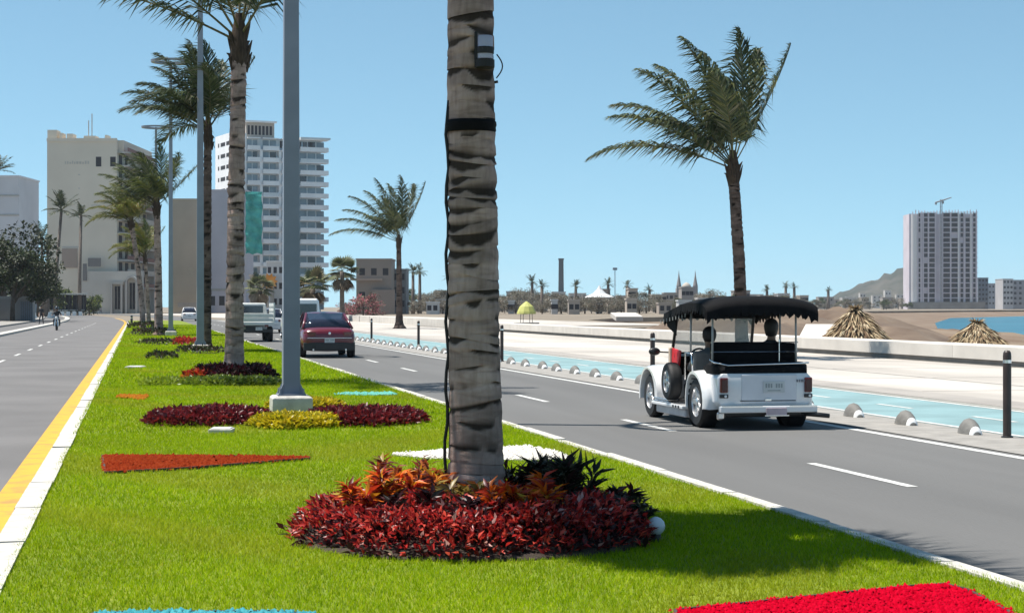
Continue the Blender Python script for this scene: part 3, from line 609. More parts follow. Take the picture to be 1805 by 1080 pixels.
# ------------------------------------------------------------------ coloured gravel plots set into the lawn
def plot(name, label, pts, col, col2, n, seed, edge=True, z=TUR, st=(0.010, 0.018), gap=0.012, mats=None, raise_=0.0):
    P = [gp(a, b, z)[:2] for a, b in pts]; cx = sum(q[0] for q in P) / len(P); cy = sum(q[1] for q in P) / len(P)
    t = thing(name, label, 'gravel plot', (cx, cy, z)); L = [(q[0] - cx, q[1] - cy) for q in P]
    m = mat(name + '_' + str(seed), col, 0.8, 0, 40, col2=col2, lo=0.4, hi=0.6, bump=0.5, bscale=120, spec=0.03)
    MB().prism(L, -0.04, 0.016).build('gravel_sheet', m, t)
    if edge:
        for i in range(len(L)):
            a, c = Vector((*L[i], 0)), Vector((*L[(i + 1) % len(L)], 0)); d = (c - a)
            if d.length < 0.05: continue
            w = d.normalized().cross(Vector((0, 0, 1))) * 0.008
            MB().prism([(a + w)[:2], (c + w)[:2], (c - w)[:2], (a - w)[:2]], -0.03, 0.030).build('edging_strip', mat('dark_edging', (0.05, 0.035, 0.03), 0.8, 0.3), t)
    rng = np.random.default_rng(seed); A = np.array(L); lo, hi_ = A.min(0), A.max(0)
    Q = rng.uniform(lo, hi_, (n * 3, 2)); Q = Q[inside(Q - rng.normal(size=Q.shape) * 0.018, L)][:n]; k = len(Q)
    if k:
        s_ = rng.uniform(*st, k)[:, None]; c = np.concatenate([Q, rng.uniform(0.012, 0.03, (k, 1))], 1)
        dirs = np.array([[1, 0, 0], [0, 1, 0], [-1, 0, 0], [0, -1, 0], [0, 0, 1]], float)
        V = c[:, None, :] + (dirs[None] + rng.normal(size=(k, 5, 3)) * 0.25) * s_[:, None, :]
        b = np.arange(k)[:, None] * 5
        F = np.concatenate([b + np.array([[0, 1, 4]]), b + np.array([[1, 2, 4]]), b + np.array([[2, 3, 4]]), b + np.array([[3, 0, 4]])])
        ca = np.array(col) + (np.array(col2) - np.array(col)) * rng.uniform(0, 1, (k, 1))
        o = link('loose_gravel', npmesh('loose_gravel', V.reshape(-1, 3), F, m_leafmatt2, np.repeat(ca, 5, 0)), None, t); o['kind'] = 'stuff'
    return (np.array(P))
def inside(Q, L):
    x, y = Q[:, 0], Q[:, 1]; r = np.zeros(len(Q), bool); n = len(L); j = n - 1
    for i in range(n):
        xi, yi = L[i][0], L[i][1]; xj, yj = L[j][0], L[j][1]
        c = ((yi > y) != (yj > y)) & (x < (xj - xi) * (y - yi) / (yj - yi + 1e-12) + xi); r ^= c; j = i
    return r
m_leafmatt2 = leafmat('gravel_stone', 0.9, 0.0, spec=0.0)
PLOTS = []
PLOTS.append(plot('gravel_plot', 'long wedge of brick red gravel tapering across the lawn', [(180, 806), (186, 836), (330, 828), (545, 811), (545, 808.5), (330, 806)], (0.13, 0.014, 0.005), (0.21, 0.034, 0.011), 6000, 1))
PLOTS.append(plot('gravel_plot', 'broad plot of bright crimson gravel with a thin dark edging strip', [(1190, 1083), (1590, 1041), (1665, 1036), (1705, 1046), (1775, 1084), (1840, 1130), (1200, 1130)], (0.30, 0.0012, 0.010), (0.44, 0.003, 0.020), 9000, 2, st=(0.008, 0.015)))
PLOTS.append(plot('gravel_plot', 'thin strip of white gravel just beyond the round red bed', [(690, 803), (770, 797), (930, 789), (985, 800), (1003, 811), (930, 813), (760, 810)], (0.50, 0.48, 0.44), (0.66, 0.64, 0.6), 3200, 3, edge=False))
PLOTS.append(plot('gravel_plot', 'turquoise gravel plot at the lawn corner', [(165, 1089), (230, 1086), (480, 1085.5), (540, 1089), (600, 1125), (120, 1125)], (0.03, 0.18, 0.22), (0.07, 0.3, 0.34), 3000, 4))
PLOTS.append(plot('gravel_plot', 'small streak of orange gravel between the lamp post bed and the kerb', [(205, 702), (212, 698), (262, 698.5), (252, 706), (222, 703)], (0.20, 0.07, 0.01), (0.32, 0.12, 0.015), 900, 5, edge=False, st=(0.012, 0.025)))
PLOTS.append(plot('gravel_plot', 'thin turquoise gravel streak behind the lamp post', [(590, 696.5), (620, 694), (690, 694), (700, 696.5), (660, 698)], (0.07, 0.30, 0.26), (0.16, 0.42, 0.36), 700, 6, edge=False, st=(0.012, 0.025)))
def cover_plate(label, px, py, w, d):
    p = gp(px, py, TUR); t = thing('utility_cover', label, 'utility cover', p, -YAW)
    MB().prism([(-w / 2, -d / 2), (w / 2, -d / 2), (w / 2, d / 2), (-w / 2, d / 2)], -0.03, 0.05).build('frame', m_kerb, t, bevel=0.01)
    MB().box(-w * 0.42, -d * 0.4, 0.05, w * 0.42, d * 0.4, 0.062).build('lid', mat('white_lid', (0.6, 0.6, 0.6), 0.5), t, bevel=0.005)
cover_plate('small white utility cover in front of the maroon and yellow bed', 391, 762, 0.28, 0.3)
cover_plate('white utility cover on the open lawn near the second palm', 239, 649, 0.42, 0.55)
bp_ = gp(232, 569, TUR)
t = thing('bollard', 'short dark post at the far tip of the lawn', 'bollard', (bp_[0], bp_[1], TUR))
MB().lathe([(0.11, 0), (0.11, 0.6), (0.08, 0.68), (0.02, 0.7)], 12).build('post', m_carblk, t, smooth=True, sharp=40)
MB().lathe([(0.113, 0.42), (0.113, 0.52)], 12, cap=False).build('band', m_white, t)

# ------------------------------------------------------------------ lawn blades (uncountable: stuff)
m_blade = leafmat('grass_blade', 0.8, 0.45, spec=0.08)
def lawn(name, s0, s1, dens, hgt, wid, seed):
    rng = np.random.default_rng(seed); n = int((s1 - s0) * (TR - TL - 0.3) * dens)
    x = rng.uniform(TL + 0.175, TR - 0.11, n); y = rng.uniform(s0, s1, n)
    k = np.ones(n, bool); k &= ((x - cp[0]) ** 2 + (y - cp[1]) ** 2) > (BR * 0.97) ** 2
    for P in PLOTS: k &= ~inside(np.stack([x, y], 1), [tuple(q) for q in P])
    x, y = x[k], y[k]; n = len(x)
    lum = np.clip(0.5 + 0.32 * np.sin(x * 2.1 + 1.3 * np.sin(y * 0.9)) * np.sin(y * 1.3 + 0.7 * np.sin(x * 3.1)) + 0.2 * np.sin(x * 9.3 + 2 * np.sin(y * 5.1)) * np.sin(y * 7.7 + 2 * np.sin(x * 4.3)) + 0.14 * rng.normal(size=n), 0, 1)
    h = hgt * rng.uniform(0.55, 1.25, n) * (0.85 + 0.3 * lum); th = rng.uniform(0, 2 * PI, n); ln = rng.uniform(0.25, 1.1, n)
    b = np.stack([x, y, np.full(n, 0.125)], 1); w = wid * rng.uniform(0.7, 1.3, n)
    ph = th + PI / 2 + rng.normal(size=n) * 0.4
    W = np.stack([np.cos(ph) * w, np.sin(ph) * w, np.zeros(n)], 1)
    T = b + np.stack([np.cos(th) * ln * h, np.sin(th) * ln * h, h], 1)
    V = np.stack([b - W, b + W, T], 1).reshape(-1, 3); F = np.arange(3 * n).reshape(-1, 3)
    C = pick(rng, [(0.215, 0.310, 0.003, 5), (0.27, 0.35, 0.004, 3), (0.14, 0.235, 0.003, 3), (0.34, 0.34, 0.03, 0.5)], n, 0.1)
    C *= (0.94 + 0.42 * lum)[:, None]
    dry = np.clip(1.6 * np.sin(x * 1.17 + 2.1 * np.sin(y * 0.37 + 1)) * np.sin(y * 0.83 + 1.7 * np.sin(x * 0.9)) - 0.75 + 0.25 * rng.normal(size=n), 0, 0.35)[:, None]; C = C * (1 - dry) + np.array([0.34, 0.30, 0.03]) * dry
    return link(name, npmesh(name, V, F, m_blade, np.repeat(C, 3, 0)))
for q in ((7.0, 14.0, 5200, 0.034, 0.0034, 1), (14.0, 22.0, 2600, 0.035, 0.0048, 2), (22.0, 36.0, 900, 0.042, 0.008, 3), (36.0, 70.0, 260, 0.058, 0.015, 4), (70.0, 150.0, 60, 0.06, 0.035, 5)):
    prop(lawn('lawn_grass', *q), 'bright green mown grass of the median', 'grass', 'lawn grass', 'stuff')

# ------------------------------------------------------------------ promenade furniture
def seat_wall():
    w = thing('seat_wall', 'long low pale concrete wall between promenade and beach', 'wall', (0, 0, 0))
    x0, x1 = 22.7, 24.25; s = 6.0; k = 0
    up = MB().box(0, 0.006, 0.20, x1 - x0 - 0.0, 5.994, 0.56).mesh('coping'); up.materials.append(m_promw)
    lo = MB().box(0.05, 0.0, -0.6, x1 - x0 - 0.1, 6.0, 0.20).mesh('plinth'); lo.materials.append(mat('wall_plinth', (0.20, 0.185, 0.165), 0.9, 0.12, 1.2))
    while s < 124:
        link('coping', up, None, w, (x0, s, 0)); link('plinth', lo, None, w, (x0, s, 0)); s += 6.0
    return w
seat_wall()
def seat_wall2():
    w = thing('seat_wall', 'low white wall closing the plaza behind the lone palm', 'wall', (0, 0, 0))
    s = 128.0; me = MB().box(0, 0.01, 0.0, 1.0, 7.99, 0.62).mesh('coping'); me.materials.append(m_promw)
    while s < 250: link('coping', me, None, w, (23.2 + bend(s), s, 0.03)); s += 8
seat_wall2()

m_dome = mat('separator_grey', (0.16, 0.155, 0.145), 0.7, 0.15, 6, bump=0.2)
m_refl = mat('reflective_white', (0.75, 0.75, 0.74), 0.4, 0.04)
def separator():
    t = thing('lane_separator', 'grey half dome lane separator with a white reflector beside the blue cycle lane', 'lane separator', (0, 0, 0), 0, 'lane separators along the cycle lane')
    b = MB(); secs = []
    for i in range(9):
        u = i / 8.0; y = (u - 0.5) * 0.56; w = 0.125 * math.sin(PI * (0.06 + 0.88 * u)) ** 0.6; h = 0.21 * math.sin(PI * (0.03 + 0.94 * u)) ** 0.75
        secs.append([(w * math.cos(a), y, -0.01 + h * math.sin(a)) for a in [PI * j / 8 for j in range(9)]])
    b.loft(secs); b.build('dome', m_dome, t, smooth=True, sharp=60)
    r = MB(); secs = []
    for i in range(5):
        u = 0.02 + 0.10 * i / 4.0; y = (u - 0.5) * 0.56; w = 0.128 * math.sin(PI * (0.06 + 0.88 * u)) ** 0.6 + 0.004; h = 0.21 * math.sin(PI * (0.03 + 0.94 * u)) ** 0.75 + 0.006
        secs.append([(w * math.cos(a), y, -0.012 + h * math.sin(a)) for a in [PI * j / 8 for j in range(9)]])
    r.loft(secs); r.build('reflector', m_refl, t, smooth=True, sharp=60)
    return t
sep = separator(); sp0 = gp(1707, 766)[1]
for i in range(58):
    o = sep if i == 0 else tree_copy(sep)
    rr = random.Random(i); o.location = (10.5 + rr.uniform(-0.03, 0.03), sp0 - 3.9 + 1.95 * i + rr.uniform(-0.08, 0.08), 0.012); o.rotation_euler.z = rr.uniform(-0.09, 0.09)
m_boll = mat('bollard_dark_brown', (0.035, 0.022, 0.018), 0.45, 0.3, 4)
def bollard():
    t = thing('bollard', 'slim dark bollard with a rounded top on the verge by the cycle lane', 'bollard', (0, 0, 0), 0, 'bollards along the cycle lane')
    MB().lathe([(0.052, 0), (0.052, 1.02), (0.048, 1.06), (0.032, 1.085), (0.001, 1.09)], 14).build('post', m_boll, t, smooth=True, sharp=50)
    MB().lathe([(0.0535, 0.93), (0.0535, 0.97)], 14, cap=False).build('band', m_chrome, t)
    MB().lathe([(0.075, 0), (0.075, 0.012), (0.053, 0.02)], 14).build('foot', m_carblk, t)
    return t
bl = bollard()
for i, s in enumerate((gp(1779, 772)[1], 37.0, 53.2, 69.6, 84.0, 97.5, 112.0, 128.0)):
    o = bl if i == 0 else tree_copy(bl); o.location = (10.68, s, 0.012)

# dunes, slabs and thatched shelters beyond the wall
def mound(name, cx, cy, rx, ry, h, z0, m, seed, rz=0.0, rough=0.15):
    rng = random.Random(seed); ph = [rng.uniform(0, 6.28) for _ in range(8)]; V, F = [], []; n, k = 14, 40
    for i in range(n + 1):
        r = i / n
        for j in range(k):
            a = 2 * PI * j / k; e = 1 + 0.12 * math.sin(3 * a + ph[0]) + 0.08 * math.sin(7 * a + ph[1])
            x, y = rx * r * e * math.cos(a), ry * r * e * math.sin(a)
            zz = h * (1 - r * r) ** 1.2 * (1 + rough * math.sin(x * 0.9 + ph[2]) * math.sin(y * 0.5 + ph[3]) + rough * 0.6 * math.sin(x * 2.3 + ph[4] + y)) if r < 1 else -0.3
            V.append((x, y, zz))
    F = [(i * k + j, i * k + (j + 1) % k, (i + 1) * k + (j + 1) % k, (i + 1) * k + j) for i in range(n) for j in range(k)]
    b = MB().add(V, F); o = b.build(name, m, smooth=True, loc=(cx, cy, z0), rz=rz); o['kind'] = 'structure'; return o
x, y = at(1260, 112); mound('dune', x + 2, y, 9.5, 34, 2.5, -1.1, m_dune, 1, -YAW - 0.10)
x, y = at(1470, 150); mound('dune', x, y, 9, 30, 2.4, -1.2, m_dune, 2, -YAW)
x, y = at(1620, 150); mound('dune', x, y, 12, 26, 1.0, -1.3, m_sand, 3, -YAW)
def slab(label, px, depth, w, l, z, tilt, rz=0.0):
    x, y = at(px, depth); o = MB().box(-w / 2, -l / 2, -0.15, w / 2, l / 2, 0.15).build('concrete_ramp', m_promw, None, bevel=0.02, loc=(x, y, z)); o.rotation_euler = (tilt, 0, rz)
    prop(o, label, 'ramp')
slab('small white concrete slab lying on the brown dune', 1104, 118, 1.7, 6.5, 0.98, R(2), -YAW)
slab('sloping white concrete ramp dropping behind the wall beside a thatched shelter', 1440, 76, 1.3, 4.2, 0.42, R(9), -YAW - 0.25)

m_thatch = leafmat('thatch_straw', 0.9, 0.1)
STRAW = [(0.40, 0.31, 0.19, 4), (0.28, 0.20, 0.12, 4), (0.16, 0.10, 0.06, 3), (0.50, 0.42, 0.29, 1.5)]
def palapa(label, px, depth, r, ztip, zeave, zg, seed, dark=0.0):
    rng = np.random.default_rng(seed); x, y = at(px, depth); t = thing('thatched_umbrella', label, 'beach umbrella', (x, y, zg), 0, 'thatched umbrellas on the beach')
    ht, he = ztip - zg, zeave - zg
    MB().tube([(0, 0, -0.3), (0.02, 0, ht * 0.5), (0, 0.02, ht - 0.1)], [0.09, 0.085, 0.07], 8).build('post', m_fibre, t, smooth=True)
    b = MB(); b.lathe([(r * 0.93, he), (r * 0.62, he + (ht - he) * 0.42), (r * 0.25, he + (ht - he) * 0.80), (0.08, ht - 0.05)], 20); b.build('roof_frame', mat('thatch_under', (0.10, 0.065, 0.035), 0.95, 0.3, 5, bump=0.8), t, smooth=True)
    n = 2600; u = np.sqrt(rng.uniform(0.0, 1, n)); th = rng.uniform(0, 2 * PI, n)
    zz = he + (ht - he) * (1 - u) ** 0.85 + 0.05; P = np.stack([r * u * 0.95 * np.cos(th), r * u * 0.95 * np.sin(th), zz], 1)
    D = np.stack([np.cos(th), np.sin(th), np.full(n, -0.75)], 1) + rng.normal(size=(n, 3)) * 0.2; L = rng.uniform(0.3, 0.65, n)
    C = pick(rng, STRAW, n) * (1 - dark); link('thatch', leaves('thatch', P, D, L, np.full(n, 0.07), C, m_thatch, rng, 0.1, 0.1), None, t)
    P2 = np.stack([0.06 * np.cos(th[:160]), 0.06 * np.sin(th[:160]), np.full(160, ht - 0.1)], 1); D2 = np.stack([np.cos(th[:160]), np.sin(th[:160]), rng.uniform(-0.2, 1.2, 160)], 1)
    link('topknot', leaves('topknot', P2, D2, rng.uniform(0.2, 0.4, 160), np.full(160, 0.06), pick(rng, STRAW, 160), m_thatch, rng, 0.1, 0.2), None, t)
palapa('shaggy thatched beach umbrella rising tallest above the low wall', 1508, 74, 1.75, 1.62, -0.35, -1.3, 3)
palapa('lower thatched beach umbrella nearest the open water', 1722, 74, 1.35, 1.05, -0.15, -1.4, 4)

# ------------------------------------------------------------------ people
def body_mesh(name, joints, edges, rad, zones, sub=2):
    """one skinned surface grown over a skeleton; zones(face centre, joint index nearest) -> material slot"""
    me = bpy.data.meshes.new(name); ids = list(joints); ix = {k: i for i, k in enumerate(ids)}
    me.from_pydata([joints[k] for k in ids], [(ix[a], ix[b]) for a, b in edges], [])
    o = bpy.data.objects.new(name, me); COL.objects.link(o)
    sk = o.modifiers.new('skin', 'SKIN'); 
    if not me.skin_vertices: me.skin_vertices.new()
    for k in ids:
        v = me.skin_vertices[0].data[ix[k]]; r = rad[k]; v.radius = r if hasattr(r, '__len__') else (r, r); v.use_root = (k == 'pelvis')
    ss = o.modifiers.new('sub', 'SUBSURF'); ss.levels = sub; ss.render_levels = sub
    dg = bpy.context.evaluated_depsgraph_get(); new = bpy.data.meshes.new_from_object(o.evaluated_get(dg)); new.name = name
    bpy.data.objects.remove(o); new.materials.clear()
    J = {k: Vector(joints[k]) for k in ids}
    for p in new.polygons:
        c = p.center; near = min(edges, key=lambda e: seg_dist(c, J[e[0]], J[e[1]])); p.material_index = zones(near); p.use_smooth = True
    return new
def seg_dist(p, a, b):
    d = b - a; t = max(0, min(1, (p - a).dot(d) / max(d.length_squared, 1e-9))); return (p - (a + d * t)).length
EDG = [('pelvis', 'waist'), ('waist', 'chest'), ('chest', 'neck'), ('neck', 'chin'), ('chin', 'head'), ('head', 'crown')]
for s_ in 'LR':
    EDG += [('chest', 'sh' + s_), ('sh' + s_, 'el' + s_), ('el' + s_, 'wr' + s_), ('wr' + s_, 'pa' + s_), ('pelvis', 'hip' + s_), ('hip' + s_, 'kn' + s_), ('kn' + s_, 'an' + s_), ('an' + s_, 'toe' + s_)]
    for f in range(5): EDG += [('pa' + s_, 'f%d%s' % (f, s_)), ('f%d%s' % (f, s_), 't%d%s' % (f, s_))]
def person(label, loc, rz, J, shirt, trousers, group=None, hairlen=0.0, helmet=None, bare=('fore', 'hand')):
    """J: joints of the pose in metres, y forward"""
    j = dict(J)
    for s_, sg in (('L', -1), ('R', 1)):
        w = Vector(j['wr' + s_]); e = Vector(j['el' + s_]); d = (w - e).normalized(); side = d.cross(Vector((0, 0, 1)));
        side = side.normalized() if side.length > 0.1 else Vector((1, 0, 0)); nrm = side.cross(d)
        pa = w + d * 0.05; j['pa' + s_] = pa
        for f in range(5):
            if f < 4:
                q = pa + d * 0.04 + side * (0.028 * (f - 1.5)); e2 = q + d * (0.05, 0.06, 0.055, 0.042)[f] - nrm * 0.03
            else:
                q = pa - d * 0.01 + side * sg * -0.045; e2 = q + d * 0.035 + side * sg * -0.02
            j['f%d%s' % (f, s_)] = q; j['t%d%s' % (f, s_)] = e2
    r = dict(pelvis=(0.155, 0.11), waist=(0.14, 0.095), chest=(0.165, 0.11), neck=0.055, chin=0.062, head=(0.078, 0.095), crown=(0.06, 0.07))
    for s_ in 'LR':
        r.update({'sh' + s_: 0.062, 'el' + s_: 0.044, 'wr' + s_: 0.03, 'pa' + s_: (0.038, 0.02), 'hip' + s_: 0.092, 'kn' + s_: 0.06, 'an' + s_: 0.042, 'toe' + s_: 0.036})
        for f in range(5): r['f%d%s' % (f, s_)] = 0.010; r['t%d%s' % (f, s_)] = 0.008
    def zone(e):
        a, b = e
        if b in ('chin', 'head', 'crown') or b[:2] in ('pa',) or b[0] in 'ft' and len(b) == 3 and b != 'toe': return 0
        if b[:2] == 'wr': return 0 if 'fore' in bare else 1
        if a == 'chest' and b == 'neck': return 1
        if b[:2] in ('sh', 'el') or b in ('waist', 'chest'): return 1
        if b[:3] == 'toe': return 3
        return 2
    t = thing('person', label, 'person', loc, rz, group)
    me = body_mesh('body', {k: tuple(v) for k, v in j.items()}, EDG, r, zone)
    for m in (m_skin, shirt, trousers, m_carblk): me.materials.append(m)
    link('body', me, None, t)
    h = Vector(j['head']); up = (Vector(j['crown']) - Vector(j['chin'])).normalized()
    b = MB()
    if helmet:
        b.lathe([(0.118, -0.10), (0.135, -0.04), (0.138, 0.03), (0.12, 0.10), (0.07, 0.145), (0.005, 0.155)], 16, h, cap=True); b.build('helmet', helmet, t, smooth=True)
        b = MB(); b.loft([[(h.x + 0.1 * math.sin(a), h.y + 0.125 * math.cos(a), h.z + dz) for a in [-1.0 + 0.25 * i for i in range(9)]] + [(h.x + 0.09 * math.sin(a), h.y + 0.115 * math.cos(a), h.z + dz) for a in [1.0 - 0.25 * i for i in range(9)]] for dz in (-0.06, 0.03)]); b.build('visor', m_glassd, t)
    else:
        prof = [(0.03, -0.10 - hairlen), (0.075, -0.085 - hairlen), (0.096, -0.03), (0.102, 0.02), (0.092, 0.07), (0.066, 0.105), (0.03, 0.125), (0.002, 0.13)]
        b.lathe(prof, 16, h + Vector((0, -0.022, 0.012)), cap=True); o = b.build('hair', m_hair, t, smooth=True)
    f = MB(); fy = 0.088
    f.add([(h.x - 0.014, h.y + fy, h.z - 0.03), (h.x + 0.014, h.y + fy, h.z - 0.03), (h.x, h.y + fy + 0.03, h.z - 0.028), (h.x, h.y + fy, h.z + 0.015)], [(0, 1, 2), (0, 2, 3), (2, 1, 3)]); f.build('nose', m_skin, t)
    f = MB(); f.box(h.x - 0.022, h.y + fy - 0.006, h.z - 0.062, h.x + 0.022, h.y + fy + 0.003, h.z - 0.054); f.build('mouth', mat('lips', (0.18, 0.06, 0.05), 0.5), t)
    for s in (-1, 1):
        MB().lathe([(0.001, -0.01), (0.009, -0.006), (0.011, 0), (0.009, 0.006), (0.001, 0.01)], 8, (h.x + s * 0.032, h.y + fy - 0.006, h.z + 0.004)).build('eye', m_carblk, t)
        MB().lathe([(0.004, -0.028), (0.016, -0.015), (0.018, 0.01), (0.004, 0.028)], 8, (h.x + s * 0.082, h.y - 0.005, h.z - 0.01)).build('ear', m_skin, t)
    return t
def seated(z, reach=True, yaw=0.0):     # hip height z
    J = dict(pelvis=(0, 0, z), waist=(0, -0.03, z + 0.17), chest=(0, -0.05, z + 0.38), neck=(0, -0.03, z + 0.52), chin=(0, 0.005, z + 0.60), head=(0, 0.0, z + 0.70), crown=(0, -0.01, z + 0.77))
    for s_, g_ in (('L', -1), ('R', 1)):
        J.update({'sh' + s_: (g_ * 0.19, -0.05, z + 0.43), 'el' + s_: (g_ * 0.25, 0.12, z + 0.22), 'wr' + s_: (g_ * 0.18, 0.36, z + 0.28) if reach else (g_ * 0.14, 0.30, z + 0.12),
                  'hip' + s_: (g_ * 0.10, 0.05, z - 0.01), 'kn' + s_: (g_ * 0.14, 0.46, z + 0.06), 'an' + s_: (g_ * 0.14, 0.52, z - 0.30), 'toe' + s_: (g_ * 0.15, 0.66, z - 0.34)})
    return J
def walking():
    J = dict(pelvis=(0, 0, 0.95), waist=(0, 0.01, 1.10), chest=(0, 0.02, 1.32), neck=(0, 0.03, 1.47), chin=(0, 0.05, 1.55), head=(0, 0.05, 1.64), crown=(0, 0.04, 1.71))
    for s_, g_ in (('L', -1), ('R', 1)):
        J.update({'sh' + s_: (g_ * 0.19, 0.01, 1.39), 'el' + s_: (g_ * 0.24, -0.08 * g_, 1.10), 'wr' + s_: (g_ * 0.24, -0.02 * g_ + 0.08, 0.86),
                  'hip' + s_: (g_ * 0.09, 0.0, 0.90), 'kn' + s_: (g_ * 0.1, 0.14 * g_ + 0.05, 0.50), 'an' + s_: (g_ * 0.1, 0.22 * g_, 0.09), 'toe' + s_: (g_ * 0.11, 0.22 * g_ + 0.15, 0.04)})
    return J

# ------------------------------------------------------------------ vehicles
def wheel(parent, x, y, r, w, out, spokes=5, rim=m_alloy, name='wheel', z=None):
    """tyre with a part of its own for the rim; out = +1/-1 side the face looks to"""
    z = r if z is None else z
    b = MB(); b.lathe([(r * 0.60, -w / 2), (r * 0.90, -w / 2), (r * 0.985, -w * 0.36), (r, -w * 0.2), (r, w * 0.2), (r * 0.985, w * 0.36), (r * 0.90, w / 2), (r * 0.60, w / 2)], 28, (0, 0, 0), 'x', cap=False)
    b.lathe([(r * 0.60, -w / 2), (r * 0.60, w / 2)], 28, (0, 0, 0), 'x', cap=False)
    ty = b.build(name, m_black, parent, smooth=True, loc=(x, y, z), sharp=40)
    q = MB(); f = out * w * 0.42
    q.lathe([(r * 0.62, f * 1.1), (r * 0.585, f * 1.15), (r * 0.56, f * 0.85), (r * 0.56, -f * 0.5)], 28, (0, 0, 0), 'x', cap=False)
    for k in range(spokes):
        a = 2 * PI * k / spokes; c, s_ = math.cos(a), math.sin(a)
        sec = []
        for u, wd in ((0.10, 0.13), (0.35, 0.085), (0.585, 0.11)):
            cy, cz = u * r * c, u * r * s_; dx = f * (0.95 if u < 0.3 else 1.0)
            sec.append([(dx, cy - s_ * wd * r, cz + c * wd * r), (dx, cy + s_ * wd * r, cz - c * wd * r), (dx - f * 0.25, cy + s_ * wd * r * 1.2, cz - c * wd * r * 1.2), (dx - f * 0.25, cy - s_ * wd * r * 1.2, cz + c * wd * r * 1.2)])
        q.loft(sec)
    q.lathe([(r * 0.16, f * 0.6), (r * 0.16, f * 1.05), (r * 0.10, f * 1.15), (r * 0.01, f * 1.15)], 16, (0, 0, 0), 'x')
    q.lathe([(r * 0.55, -f * 0.1), (0.01, -f * 0.1)], 24, (0, 0, 0), 'x', cap=False)
    q.build('rim', rim, ty, smooth=True, sharp=35)
    return ty
def plate(parent, x, y, z, w=0.31, h=0.15, marks=True):
    p = MB().box(x - w / 2, y - 0.008, z - h / 2, x + w / 2, y, z + h / 2).build('number_plate', mat('plate_white', (0.52, 0.54, 0.54), 0.5, 0.05), parent)
    if marks:
        b = MB(); k = 0
        for i in range(7):
            if i in (3,): continue
            u = x - w * 0.36 + i * w * 0.12; b.box(u - w * 0.038, y - 0.011, z - h * 0.08, u + w * 0.038, y - 0.008, z + h * 0.30)
        b.box(x - w * 0.3, y - 0.011, z - h * 0.36, x + w * 0.3, y - 0.008, z - h * 0.28)
        b.build('plate_characters', mat('plate_grey', (0.26, 0.29, 0.29), 0.6), p)
    return p

